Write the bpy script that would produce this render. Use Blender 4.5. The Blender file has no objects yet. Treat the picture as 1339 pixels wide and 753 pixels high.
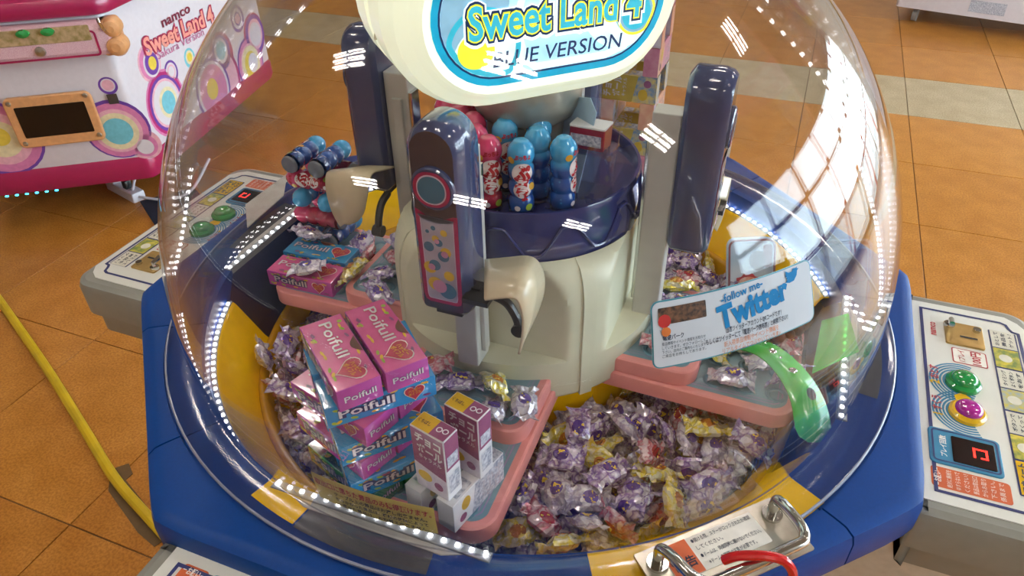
import bpy, bmesh, math, random
from mathutils import Vector, Matrix
R = math.radians; PI = math.pi
random.seed(4)
scene = bpy.context.scene
COL = scene.collection
Z0 = 0.88                                   # height of the dome ring above the floor

# ---------------------------------------------------------------- camera, world, exposure
pitch, roll = R(36.5), R(-1.0)
fw = Vector((0, math.cos(pitch), -math.sin(pitch))); up0 = Vector((0, math.sin(pitch), math.cos(pitch)))
rx = Vector((1, 0, 0)) * math.cos(roll) + up0 * math.sin(roll)
uy = Vector((-1, 0, 0)) * math.sin(roll) + up0 * math.cos(roll)
cd = bpy.data.cameras.new('camera'); cam = bpy.data.objects.new('camera', cd); COL.objects.link(cam)
cd.sensor_width = 36; cd.lens = 960 / 1339 * 36; cd.clip_start = .01
cam.matrix_world = Matrix(((rx.x, uy.x, -fw.x, -.0217), (rx.y, uy.y, -fw.y, -.878), (rx.z, uy.z, -fw.z, Z0 + .637), (0, 0, 0, 1)))
scene.camera = cam
w = bpy.data.worlds.new('World'); scene.world = w; w.use_nodes = True
nt = w.node_tree; bg = nt.nodes['Background']
sky = nt.nodes.new('ShaderNodeTexSky'); sky.sky_type = 'HOSEK_WILKIE'; sky.turbidity = 3.5; sky.sun_direction = (-.5, -.5, .7); sky.ground_albedo = .4
mx = nt.nodes.new('ShaderNodeMix'); mx.data_type = 'RGBA'; mx.inputs[0].default_value = .6
mx.inputs[7].default_value = (.78, .9, 1.0, 1)
nt.links.new(sky.outputs[0], mx.inputs[6]); nt.links.new(mx.outputs[2], bg.inputs[0])
bg.inputs[1].default_value = 18.0
vs = scene.view_settings; vs.view_transform = 'Standard'; vs.look = 'None'; vs.gamma = 1; vs.use_curve_mapping = False
vs.exposure = 0.3
TUBE_POWER = 62.0
try:
    scene.cycles.transparent_max_bounces = 32; scene.cycles.max_bounces = 8; scene.cycles.sample_clamp_indirect = 6
except Exception: pass

# ---------------------------------------------------------------- materials
def lin(h):
    h = h.lstrip('#'); out = []
    for i in (0, 2, 4):
        c = int(h[i:i+2], 16) / 255
        out.append(c / 12.92 if c <= .04045 else ((c + .055) / 1.055) ** 2.4)
    return tuple(out) + (1,)
MATS = {}
def mat(name, hexc, rough=.45, metal=0, var=.07, scale=60, bump=0, emit=0, coat=0, trans=0, hex2=None, alpha=1, spec=.5):
    if name in MATS: return MATS[name]
    m = bpy.data.materials.new(name); m.use_nodes = True; MATS[name] = m
    n = m.node_tree.nodes; l = m.node_tree.links; b = n['Principled BSDF']
    b.inputs['Roughness'].default_value = rough; b.inputs['Metallic'].default_value = metal
    b.inputs['Coat Weight'].default_value = coat; b.inputs['Transmission Weight'].default_value = trans
    b.inputs['Alpha'].default_value = alpha; b.inputs['Specular IOR Level'].default_value = spec
    c = lin(hexc); c2 = lin(hex2) if hex2 else tuple(max(0, x * (1 - var * 2)) for x in c[:3]) + (1,)
    tc = n.new('ShaderNodeTexCoord'); nz = n.new('ShaderNodeTexNoise'); nz.inputs['Scale'].default_value = scale; nz.inputs['Detail'].default_value = 4
    l.new(tc.outputs['Object'], nz.inputs['Vector'])
    rp = n.new('ShaderNodeValToRGB'); rp.color_ramp.elements[0].position = .35; rp.color_ramp.elements[1].position = .65
    rp.color_ramp.elements[0].color = c2; rp.color_ramp.elements[1].color = c
    l.new(nz.outputs['Fac'], rp.inputs['Fac']); l.new(rp.outputs['Color'], b.inputs['Base Color'])
    if emit:
        l.new(rp.outputs['Color'], b.inputs['Emission Color']); b.inputs['Emission Strength'].default_value = emit
    if bump:
        bp = n.new('ShaderNodeBump'); bp.inputs['Strength'].default_value = bump; bp.inputs['Distance'].default_value = .002
        l.new(nz.outputs['Fac'], bp.inputs['Height']); l.new(bp.outputs['Normal'], b.inputs['Normal'])
    return m
def clear(name, tint=(.97, .97, .97), base=.035, rough=.02):
    m = bpy.data.materials.new(name); m.use_nodes = True; MATS[name] = m
    n = m.node_tree.nodes; l = m.node_tree.links; n.remove(n['Principled BSDF'])
    tr = n.new('ShaderNodeBsdfTransparent'); tr.inputs[0].default_value = tint + (1,)
    gl = n.new('ShaderNodeBsdfGlossy'); gl.inputs['Roughness'].default_value = rough; gl.inputs['Color'].default_value = (1, 1, 1, 1)
    lw = n.new('ShaderNodeLayerWeight'); lw.inputs[0].default_value = .5
    p = n.new('ShaderNodeMath'); p.operation = 'POWER'; p.inputs[1].default_value = 4.5
    a = n.new('ShaderNodeMath'); a.operation = 'MULTIPLY_ADD'; a.inputs[1].default_value = 1 - base; a.inputs[2].default_value = base; a.use_clamp = True
    l.new(lw.outputs['Facing'], p.inputs[0]); l.new(p.outputs[0], a.inputs[0])
    # faint scuffs
    tc = n.new('ShaderNodeTexCoord'); nz = n.new('ShaderNodeTexNoise'); nz.inputs['Scale'].default_value = 9; nz.inputs['Detail'].default_value = 6
    l.new(tc.outputs['Object'], nz.inputs['Vector'])
    mr = n.new('ShaderNodeMapRange'); mr.inputs[1].default_value = .3; mr.inputs[2].default_value = .8; mr.inputs[3].default_value = rough; mr.inputs[4].default_value = rough * 2
    l.new(nz.outputs['Fac'], mr.inputs[0]); l.new(mr.outputs[0], gl.inputs['Roughness'])
    ms = n.new('ShaderNodeMixShader'); l.new(a.outputs[0], ms.inputs[0]); l.new(tr.outputs[0], ms.inputs[1]); l.new(gl.outputs[0], ms.inputs[2])
    l.new(ms.outputs[0], n['Material Output'].inputs['Surface'])
    return m
# setting
m_grout = mat('grout', '#6b4a2c', .7)
def tile_mat(name, a, b_, rough):
    m = mat(name, a, rough, 0, hex2=b_, scale=9, bump=.05, spec=.35)
    n = m.node_tree.nodes; l = m.node_tree.links
    nz2 = n.new('ShaderNodeTexNoise'); nz2.inputs['Scale'].default_value = 160; nz2.inputs['Detail'].default_value = 3
    l.new(n['Texture Coordinate'].outputs['Object'], nz2.inputs['Vector'])
    r2 = n.new('ShaderNodeValToRGB'); r2.color_ramp.elements[0].position = .38; r2.color_ramp.elements[1].position = .6
    r2.color_ramp.elements[0].color = (.72, .66, .6, 1); r2.color_ramp.elements[1].color = (1, 1, 1, 1)
    l.new(nz2.outputs['Fac'], r2.inputs['Fac'])
    mm = n.new('ShaderNodeMix'); mm.data_type = 'RGBA'; mm.blend_type = 'MULTIPLY'; mm.inputs[0].default_value = 1
    old = n['Principled BSDF'].inputs['Base Color'].links[0].from_socket
    l.new(old, mm.inputs[6]); l.new(r2.outputs['Color'], mm.inputs[7]); l.new(mm.outputs[2], n['Principled BSDF'].inputs['Base Color'])
    return m
m_tile = tile_mat('tile_tan', '#c0853c', '#b0752c', .3)
m_tile2 = tile_mat('tile_tan_b', '#ba7f38', '#aa6f28', .32)
m_white_tile = tile_mat('tile_cream', '#b8a98a', '#aa9978', .3)
m_wall = mat('wall_paint', '#a39c92', .8); m_ceil = mat('ceiling_board', '#98958e', .85)
m_frame_red = mat('frame_red', '#c2453a', .4); m_frame = mat('frame_white', '#e3e1da', .5)
m_pane = clear('window_pane', (.95, .98, .97), .04, .01)
m_ground = mat('pavement_grey', '#8f8f8a', .8)
m_tube = mat('tube_light', '#fff8ee', .5, emit=TUBE_POWER, var=0)
# machine
m_blue = mat('rim_blue', '#00377e', .42, spec=.2, var=.04, scale=300, bump=.03)
m_navy = mat('chute_navy', '#16264f', .25, coat=.3)
m_navytray = mat('prize_tray_navy', '#2a3163', .16, coat=.6, var=.03)
m_yellow = mat('panel_yellow', '#fcc800', .25, coat=.2, spec=.3, var=.04)
m_amber = mat('tray_amber', '#c8940e', .22, coat=.4)
m_traydark = mat('tray_floor', '#54472f', .4)
m_beige = mat('column_beige', '#d0d0b6', .36, var=.02)
m_scoop = mat('scoop_beige', '#d3c5a6', .25, coat=.3, var=.02)
m_pink = mat('table_pink', '#dd908c', .35, var=.03)
m_table = mat('table_teal', '#7797a3', .3, coat=.3, var=.05)
m_tline = mat('table_purple', '#9c87b0', .35); m_bub = mat('table_bubble', '#5d8799', .3, coat=.3)
m_podface = mat('pod_plum', '#433c47', .18, coat=.6, var=.03); m_podbody = mat('pod_slate', '#3f4769', .16, coat=.7, var=.04)
m_poddark = mat('pod_vent', '#15161c', .5)
m_mag = mat('pod_magenta', '#9c1550', .3, coat=.3); m_podline = mat('pod_pale', '#cfc3d6', .3); m_tealdisc = mat('disc_teal', '#3f6f8a', .25, coat=.3)
m_podpanel = mat('pod_panel', '#a9a7b8', .3, coat=.3); m_yb = mat('bubble_yellow', '#c9a92e', .3); m_pb = mat('bubble_pink', '#b884a2', .3)
m_post = mat('post_grey', '#c6c6c0', .38, .25, var=.03); m_chrome = mat('chrome', '#d0d0cc', .12, 1, var=.02); m_steel = mat('brushed_steel', '#b3ada0', .3, .9, var=.05, scale=120)
m_black = mat('black_plastic', '#1a1a1c', .35); m_grey = mat('console_grey', '#85857f', .33, coat=.2, var=.03)
m_panel = mat('panel_white', '#d9d9d2', .3, coat=.2, var=.01); m_line = mat('panel_navy', '#1c2560', .35)
m_body = mat('body_white', '#cfcac0', .45); m_ltgrey = mat('plate_grey', '#b9b6ae', .4)
m_gold = mat('coin_gold', '#c9a76a', .28, .85); m_green = mat('button_green', '#1f8a44', .12, coat=.8, var=.02); m_btnmag = mat('button_magenta', '#a3228a', .12, coat=.8, var=.02); m_btnyel = mat('button_yellow', '#e3b51c', .2, coat=.5)
m_cyanarc = mat('arc_cyan', '#2f7fa6', .35); m_orange = mat('notice_orange', '#c95a28', .4); m_redled = mat('digit_red', '#ff2418', .4, emit=2.0, var=0); m_disp = mat('display_black', '#190a0c', .15)
m_txt = mat('print_dark', '#20233a', .5); m_txtw = mat('print_white', '#eeeae2', .5); m_txtr = mat('print_red', '#b0303a', .5); m_txto = mat('print_orange', '#c8702c', .5)
m_comicy = mat('comic_yellow', '#cdbb3a', .4, hex2='#6b7f3a', scale=120); m_comicw = mat('comic_paper', '#d8d5c6', .45); m_comicg = mat('comic_grey', '#9aa7a8', .45, hex2='#c3b54a', scale=150)
m_led = mat('led_white', '#ffffff', .3, emit=22, var=0); m_ledbase = mat('led_strip', '#8c9196', .5)
m_cream = mat('sign_cream', '#eef6d8', .3, emit=.62, coat=.4, var=.01); m_band = mat('sign_band', '#cfc6a8', .35, emit=.25)
m_face = mat('sign_face', '#a9dcea', .3, emit=.75, var=.02); m_face2 = mat('sign_face_pale', '#d9f2f2', .3, emit=.8); m_sblue = mat('sign_blue', '#0fa0c6', .3, emit=.6); m_snavy = mat('sign_navy', '#143a6e', .3, emit=.2); m_syel = mat('sign_yellow', '#f0ee3c', .3, emit=.7); m_scyan = mat('sign_cyan', '#35b7cf', .3, emit=.6); m_swhite = mat('sign_white', '#f4fbf6', .3, emit=.85); m_sgrey = mat('sign_slate', '#86b4cc', .3, emit=.6)
m_silver = mat('sign_foot_silver', '#b4b8ae', .3, .5)
m_dome = clear('dome_acrylic', (.965, .96, .965),   .024, .012); m_flange = clear('flange_acrylic', (.84, .83, .86), .07, .08)
m_flip = mat('gate_green', '#4fd25a', .2, coat=.5, trans=.35, var=.04)
m_acry = clear('acrylic_clear', (.94, .95, .95), .06, .03)
m_red = mat('red_plastic', '#c3161c', .22, coat=.5)

# ---------------------------------------------------------------- mesh helpers
class G:
    def __init__(s): s.v = []; s.f = []; s.m = []; s.ms = []
    def mi(s, m):
        if m not in s.ms: s.ms.append(m)
        return s.ms.index(m)
    def add(s, vs, fs, m, fn=None):
        o = len(s.v); s.v += [tuple(fn(*p)) if fn else tuple(p) for p in vs]
        k = s.mi(m)
        for f in fs: s.f.append(tuple(i + o for i in f)); s.m.append(k)
        return s
    def mesh(s, name, smooth=False, angle=35):
        me = bpy.data.meshes.new(name); me.from_pydata(s.v, [], s.f)
        for m in s.ms: me.materials.append(m)
        for p, k in zip(me.polygons, s.m): p.material_index = k
        me.update()
        bm = bmesh.new(); bm.from_mesh(me); bmesh.ops.recalc_face_normals(bm, faces=bm.faces) if smooth != 'keep' else None
        if smooth and smooth != 'keep':
            for f in bm.faces: f.smooth = True
            for e in bm.edges:
                if len(e.link_faces) == 2 and e.calc_face_angle(0) > R(angle): e.smooth = False
        bm.to_mesh(me); bm.free()
        return me
    def build(s, name, parent=None, smooth=False, angle=35):
        return obj(name, s.mesh(name, smooth, angle), parent)
def obj(name, me, parent=None, az=None):
    o = bpy.data.objects.new(name, me); COL.objects.link(o)
    if parent: o.parent = parent
    if az is not None: o.rotation_euler = (0, 0, R(az))
    return o
def thing(name, label, cat, loc=(0, 0, 0), rz=0, group=None):
    o = bpy.data.objects.new(name, None); COL.objects.link(o); o.empty_display_size = .05
    o.location = loc; o.rotation_euler = (0, 0, rz); return tag(o, label, cat, group)
def tag(o, label, cat, group=None):
    o['label'] = label; o['category'] = cat
    if group: o['group'] = group
    return o
def box(g, x0, x1, y0, y1, z0, z1, m, fn=None):
    v = [(x, y, z) for z in (z0, z1) for y in (y0, y1) for x in (x0, x1)]
    return g.add(v, [(0, 2, 3, 1), (4, 5, 7, 6), (0, 1, 5, 4), (2, 6, 7, 3), (0, 4, 6, 2), (1, 3, 7, 5)], m, fn)
def rrect(x0, x1, y0, y1, r, n=5):
    if not isinstance(r, (tuple, list)): r = (r,) * 4
    out = []
    for (cx, cy, a), q in zip(((x1, y1, 0), (x0, y1, 90), (x0, y0, 180), (x1, y0, 270)), r):
        sx = -1 if a in (0, 270) else 1; sy = -1 if a in (0, 90) else 1
        for i in range(n + 1):
            t = R(a + 90 * i / n); out.append((cx + sx * q + q * math.cos(t), cy + sy * q + q * math.sin(t)))
    return out
def circ(cx, cy, r, n=28, ry=None): return [(cx + r * math.cos(2 * PI * i / n), cy + (ry or r) * math.sin(2 * PI * i / n)) for i in range(n)]
def inset(P, d):
    n = len(P); out = []
    for i in range(n):
        ax, ay = P[i - 1]; bx, by = P[i]; cx, cy = P[(i + 1) % n]
        e1 = Vector((bx - ax, by - ay)); e2 = Vector((cx - bx, cy - by))
        if e1.length < 1e-7: e1 = e2
        if e2.length < 1e-7: e2 = e1
        e1 = e1.normalized(); e2 = e2.normalized()
        n1 = Vector((-e1.y, e1.x)); n2 = Vector((-e2.y, e2.x)); b = n1 + n2
        b = b / max(.35, b.dot(n1)) if b.length > 1e-6 else n1
        out.append((bx + b.x * d, by + b.y * d))
    return out
def slab(g, P, z0, z1, m, ch=.004, fn=None, mtop=None, both=False):
    n = len(P); lv = []
    if both and ch: lv += [(z0, ch), (z0 + ch * .3, ch * .3), (z0 + ch, 0)]
    else: lv += [(z0, 0)]
    if ch: lv += [(z1 - ch, 0), (z1 - ch * .3, ch * .3), (z1, ch)]
    else: lv += [(z1, 0)]
    v = []
    for z, d in lv: v += [(x, y, z) for x, y in (inset(P, d) if d else P)]
    f = []
    for k in range(len(lv) - 1):
        for i in range(n):
            j = (i + 1) % n; f.append((k * n + i, k * n + j, (k + 1) * n + j, (k + 1) * n + i))
    f.append(tuple(reversed(range(n))))
    g.add(v, f, m, fn)
    o = (len(lv) - 1) * n
    g.add([v[o + i] for i in range(n)], [tuple(range(n))], mtop or m, fn)
    return g
def lathe(g, prof, m, seg=64, a0=0, a1=360, fn=None):
    full = abs(a1 - a0) >= 360; ns = seg if full else seg + 1; n = len(prof); v = []
    for i in range(ns):
        a = R(a0 + (a1 - a0) * i / seg)
        v += [(r * math.cos(a), r * math.sin(a), z) for r, z in prof]
    f = []
    for i in range(seg):
        j = (i + 1) % ns
        for k in range(n - 1): f.append((i * n + k, j * n + k, j * n + k + 1, i * n + k + 1))
    return g.add(v, f, m, fn)
def tube(g, pts, r, m, seg=8, fn=None, caps=True):
    pts = [Vector(p) for p in pts]; v = []; f = []; nrm = None
    for i, p in enumerate(pts):
        t = (pts[min(i + 1, len(pts) - 1)] - pts[max(i - 1, 0)]).normalized()
        if nrm is None: nrm = t.orthogonal().normalized()
        nrm = (nrm - t * nrm.dot(t)).normalized(); b = t.cross(nrm)
        v += [tuple(p + (nrm * math.cos(2 * PI * k / seg) + b * math.sin(2 * PI * k / seg)) * r) for k in range(seg)]
    for i in range(len(pts) - 1):
        for k in range(seg): q = (k + 1) % seg; f.append((i * seg + k, i * seg + q, (i + 1) * seg + q, (i + 1) * seg + k))
    if caps: f += [tuple(range(seg)), tuple(reversed(range((len(pts) - 1) * seg, len(pts) * seg)))]
    return g.add(v, f, m, fn)
def smoothpath(P, n=8):
    P = [Vector(p) for p in P]; out = []
    for i in range(len(P) - 1):
        a = P[max(i - 1, 0)]; b = P[i]; c = P[i + 1]; d = P[min(i + 2, len(P) - 1)]
        for k in range(n):
            t = k / n; out.append(.5 * ((2 * b) + (c - a) * t + (2 * a - 5 * b + 4 * c - d) * t * t + (3 * b - a - 3 * c + d) * t ** 3))
    return out + [P[-1]]
_tc = {}
def text(body, size=1, w=None, off=0, res=2, space=1, shear=0):
    """flat text mesh centred at the origin -> (verts2d, faces); w scales to a total width"""
    key = (body, off, res, space, shear)
    if key not in _tc:
        c = bpy.data.curves.new('lettering', 'FONT'); c.body = body; c.size = 1; c.resolution_u = res; c.offset = off; c.space_character = space; c.shear = shear
        c.align_x = 'CENTER'; c.align_y = 'CENTER'
        o = bpy.data.objects.new('lettering', c); COL.objects.link(o)
        dg = bpy.context.evaluated_depsgraph_get(); me = bpy.data.meshes.new_from_object(o.evaluated_get(dg))
        vs_ = [(v.co.x, v.co.y) for v in me.vertices]; fs = [tuple(p.vertices) for p in me.polygons]
        bpy.data.objects.remove(o); bpy.data.curves.remove(c); bpy.data.meshes.remove(me)
        xs = [p[0] for p in vs_]; ys = [p[1] for p in vs_]
        cx = (min(xs) + max(xs)) / 2; cy = (min(ys) + max(ys)) / 2
        _tc[key] = ([(x - cx, y - cy) for x, y in vs_], fs, max(xs) - min(xs))
    v, f, W = _tc[key]
    sx = (w / W) if w else size
    return [(x * sx, y * size) for x, y in v], f
def put(g, body, size, m, fn, w=None, off=0, x=0, y=0, ang=0, h=0, res=2, space=1, shear=0):
    v, f = text(body, size, w, off, res, space, shear); ca, sa = math.cos(ang), math.sin(ang)
    g.add([(x + a * ca - b * sa, y + a * sa + b * ca, h) for a, b in v], f, m, fn)
def flat(g, P, m, fn, h=0):
    g.add([(x, y, h) for x, y in P], [tuple(range(len(P)))], m, fn)
def band(g, P, d, m, fn, h=0):
    Q = inset(P, d); n = len(P)
    g.add([(x, y, h) for x, y in P + Q], [(i, (i + 1) % n, n + (i + 1) % n, n + i) for i in range(n)], m, fn)
def strip2(g, P, Q, m, fn=None):
    n = len(P); g.add(P + Q, [(i, i + 1, n + i + 1, n + i) for i in range(n - 1)], m, fn)
AZ = (-112, -22, 68, 158)          # directions of the four player consoles (front, right, back, left)
CH = (-67, 23, 113, 203)           # directions between them
def zfn(x, y, z): return (x, y, z + Z0)

# ---------------------------------------------------------------- the room
ta = R(-22); ex = Vector((math.cos(ta), math.sin(ta), 0)); ey = Vector((-math.sin(ta), math.cos(ta), 0))
def room(x, y, z): p = ex * x + ey * y; return (p.x, p.y, z)
XW, X0, Y0, Y1, HC = 4.6, -6.5, -5.5, 8.0, 4.6
g = G(); box(g, X0, XW, Y0, Y1, -.05, -.004, m_grout, room)
floor = g.build('floor'); floor['kind'] = 'structure'; floor['label'] = 'tan vinyl tile floor with a cream tile stripe'
TS, TR = .497, .553; tile_me = {}
for k, mm in enumerate((m_tile, m_white_tile, m_tile2)):
    g = G(); slab(g, rrect(-TS/2+.0015, TS/2-.0015, -TR/2+.0015, TR/2-.0015, .0005, 1), -.004, 0, mm, .0012); tile_me[k] = g.mesh('floor_tile')
TX, TY = .87, 2.01   # a joint crossing in room axes
for i in range(-15, 8):
    for j in range(-14, 11):
        x = TX + (i + .5) * TS; y = TY + (j + .5) * TR
        if not (X0 + TS/2 < x < XW - TS/2 and Y0 + TR/2 < y < Y1 - TR/2): continue
        k = 1 if j == 2 else (2 if (i * 7 + j * 3) % 5 in (0, 2) else 0)
        o = obj('floor_tile', tile_me[k], floor); o.location = room(x, y, 0); o.rotation_euler = (0, 0, ta)
g = G(); box(g, X0, XW, Y0, Y1, HC, HC + .1, m_ceil, room); o = g.build('ceiling'); o['kind'] = 'structure'
for nm, a in (('wall_left', (X0 - .1, X0, Y0, Y1)), ('wall_front', (X0, XW, Y0 - .1, Y0)), ('wall_back', (X0, XW, Y1, Y1 + .1))):
    g = G(); box(g, *a, 0, HC, m_wall, room); o = g.build(nm); o['kind'] = 'structure'
g = G(); box(g, XW, XW + .12, Y0, Y1, 0, .14, m_wall, room); box(g, XW, XW + .12, Y0, Y1, 2.72, HC, m_wall, room)
box(g, XW, XW + .12, Y0, Y0 + (Y1 - Y0) / 3, .14, 2.72, m_wall, room)
wr = g.build('wall_right'); wr['kind'] = 'structure'
g = G(); box(g, XW + .2, 30, -25, 25, -.12, -.02, m_ground, room); o = g.build('ground_outside'); o['kind'] = 'structure'
WN = 6; WW = (Y1 - Y0) / WN
for i in range(2, WN):
    ya = Y0 + i * WW; yb = ya + WW
    g = G()
    for (a, b_, c, d) in ((ya, ya + .06, .14, 2.72), (yb - .06, yb, .14, 2.72), (ya, yb, .14, .2), (ya, yb, 2.66, 2.72)): box(g, XW + .02, XW + .09, a, b_, c, d, m_frame, room)
    wnd = g.build('window_%d' % (i - 1)); wnd['kind'] = 'structure'
    g = G()
    for z in (1.0, 1.9): box(g, XW + .01, XW + .1, ya, yb, z, z + .09, m_frame_red if z < 1.5 else m_frame, room)
    g.build('window_rail', wnd)
    g = G(); box(g, XW + .01, XW + .1, (ya + yb) / 2 - .03, (ya + yb) / 2 + .03, .2, 2.66, m_frame_red, room); g.build('mullion', wnd)
    for z0_, z1_ in ((.2, 1.0), (1.09, 1.9), (1.99, 2.66)):
        g = G(); box(g, XW + .05, XW + .056, ya + .06, yb - .06, z0_, z1_, m_pane, room); g.build('pane', wnd)
    ld = bpy.data.lights.new('window_daylight', 'AREA'); ld.shape = 'RECTANGLE'; ld.size = WW; ld.size_y = 2.5
    lo = bpy.data.objects.new('window_daylight', ld); COL.objects.link(lo); ld.cycles.is_portal = True
    lo.matrix_world = Matrix.Translation(Vector(room(XW + .15, (ya + yb) / 2, 1.43))) @ Matrix(((ey.x, 0, ex.x, 0), (ey.y, 0, ex.y, 0), (0, 1, 0, 0), (0, 0, 0, 1)))
# ceiling lamps: two banks of three tubes each
g = G(); box(g, -.46, .46, -.24, .24, 0, .05, m_frame); lamp_me = g.mesh('housing')
g = G(); tube(g, [(-.19, 0, 0), (.19, 0, 0)], .02, m_tube, 8); tube_me = g.mesh('lamp_tube', True)
nl = 0
for i in range(-2, 4):
    for j in range(-1, 4):
        p = Vector((-.25, -1.05, 0)) + Vector((math.cos(R(158)), math.sin(R(158)), 0)) * 3.1 * i + Vector((math.cos(R(68)), math.sin(R(68)), 0)) * 3.4 * j
        lx = p.dot(ex); ly = p.dot(ey)
        if not (X0 + .6 < lx < XW - .6 and Y0 + .6 < ly < Y1 - .6): continue
        L = thing('ceiling_lamp', 'white ceiling lamp with two banks of fluorescent tubes', 'lamp', (p.x, p.y, HC - .05), ta, 'fluorescent lamps on the ceiling')
        obj('housing', lamp_me, L)
        for bx in (-.23, .23):
            for by in (-.14, 0, .14):
                o = obj('lamp_tube', tube_me, L); o.location = (bx, by, -.024)
        nl += 1

# ---------------------------------------------------------------- the candy machine
mach = thing('candy_scoop_machine', 'blue four-player candy scooping arcade machine under a large clear dome', 'arcade machine')
AP = .53                             # octagon apothem
def octpt(a):                        # point of the octagon outline in direction a (deg)
    k = round((a - AZ[1]) / 45); d = R(a - (AZ[1] + 45 * k)); r = AP / math.cos(d); return (r * math.cos(R(a)), r * math.sin(R(a)))
# cabinet body below the rim
def octo(ap): return [(ap / math.cos(R(22.5)) * math.cos(R(AZ[1] + 22.5 + 45 * i)), ap / math.cos(R(22.5)) * math.sin(R(AZ[1] + 22.5 + 45 * i))) for i in range(8)]
g = G(); lv = [(.02, .36), (.10, .36), (.11, .38), (Z0 - .34, .40), (Z0 - .07, .505), (Z0 - .055, .505)]
v = []
for z, ap in lv: v += [(x, y, z) for x, y in octo(ap)]
g.add(v, [(k * 8 + i, k * 8 + (i + 1) % 8, (k + 1) * 8 + (i + 1) % 8, (k + 1) * 8 + i) for k in range(len(lv) - 1) for i in range(8)], m_body)
g.build('cabinet_body', mach)
g = G(); slab(g, octo(.34), 0, .03, m_black, 0); g.build('base_plinth', mach)
# blue rim: eight segments with joints
sd = math.degrees(math.atan2(.12, .53)); gap = .12
def rim_seg(a0, a1):
    P = []; n = 14
    angs = [a0 + (a1 - a0) * i / n for i in range(n + 1)]
    for k in range(-8, 16):
        c = AZ[1] + 22.5 + 45 * k
        if a0 < c < a1: angs.append(c)
    angs = sorted(angs); outer = []
    for a in angs: outer.append(octpt(a))
    inner = [(.4535 * math.cos(R(a)), .4535 * math.sin(R(a))) for a in reversed([a0 + (a1 - a0) * i / 20 for i in range(21)])]
    return outer, inner
def rim_build(a0, a1):
    # cross-section rings: rounded outer lip
    angs = sorted([a0 + (a1 - a0) * i / 24 for i in range(25)] + [c for k in range(-8, 16) for c in (AZ[1] + 22.5 + 45 * k - 1.2, AZ[1] + 22.5 + 45 * k, AZ[1] + 22.5 + 45 * k + 1.2) if a0 < c < a1])
    g = G(); v = []; prof = [(-.004, -.06), (0, -.05), (0, -.016), (-.003, -.006), (-.012, -.0005), (-.02, 0)]
    n = len(prof) + 4
    for a in angs:
        ox, oy = octpt(a); r = math.hypot(ox, oy); ux, uy_ = math.cos(R(a)), math.sin(R(a))
        k = abs(((a - AZ[1] + 22.5) % 45) - 22.5); soft = max(0, 1 - (22.5 - k) / 2.4) * .004
        rr = [r - soft + d for d, z in prof] + [.503, .5025, .4535, .4535]; zz = [z for d, z in prof] + [0, -.004, -.004, -.06]
        v += [(q * ux, q * uy_, Z0 + z) for q, z in zip(rr, zz)]
    f = []
    for i in range(len(angs) - 1):
        for k in range(n): j = (k + 1) % n; f.append((i * n + k, (i + 1) * n + k, (i + 1) * n + j, i * n + j))
    f += [tuple(reversed(range(n))), tuple(range((len(angs) - 1) * n, len(angs) * n))]
    g.add(v, f, m_blue); return g
for c in CH: rim_build(c - sd + .12, c + sd - .12).build('rim_segment', mach, True, 40)
for c in AZ: rim_build(c - 45 + sd + .12, c + 45 - sd - .12).build('rim_segment', mach, True, 40)
# inlays seen through the flange
for c in AZ:
    g = G(); lathe(g, [(.456, -.0035), (.486, -.0035)], mat('chute_cover', '#4a4d55', .3, coat=.2), 16, c - 9, c + 9, zfn); g.build('chute_cover', mach)
    for s_ in ((-1,) if c == AZ[0] else ()):
        a, b_ = sorted((c + s_ * 9.3, c + s_ * 17)); g = G(); lathe(g, [(.456, -.0034), (.484, -.0034)], m_yellow, 8, a, b_, zfn); g.build('yellow_inlay', mach)
g = G(); lathe(g, [(.456, -.0034), (.499, -.0034)], m_yellow, 16, -84, -53, zfn); g.build('yellow_inlay', mach)
# dome and flange
RS, ZS = .468, .085
a0 = math.asin(-ZS / RS)
out = [(RS * math.cos(a0 + (PI / 2 - a0) * i / 60), ZS + RS * math.sin(a0 + (PI / 2 - a0) * i / 60)) for i in range(61)]
inn = [((RS - .004) / RS * r, ZS + (z - ZS) * (RS - .004) / RS) for r, z in reversed(out)]
g = G(); lathe(g, out[:-1] + [(0.0005, out[-1][1])], m_dome, 128, fn=zfn); lathe(g, [(0.0005, inn[0][1])] + inn[1:], m_dome, 128, fn=zfn)
dome = g.build('dome', mach, True, 60)
g = G(); lathe(g, [(.4605, .0005), (.4605, .004), (.466, .006), (.496, .006), (.5, .0045), (.5, .0005)], m_flange, 128, fn=zfn); g.build('flange', dome, True, 30)
g = G(); lathe(g, [(.4978, .0062), (.499, .0067), (.5003, .0058), (.5003, .003)], mat('flange_edge', '#84879a', .3, coat=.3), 128, fn=zfn); g.build('flange_lip', dome, True)
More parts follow.
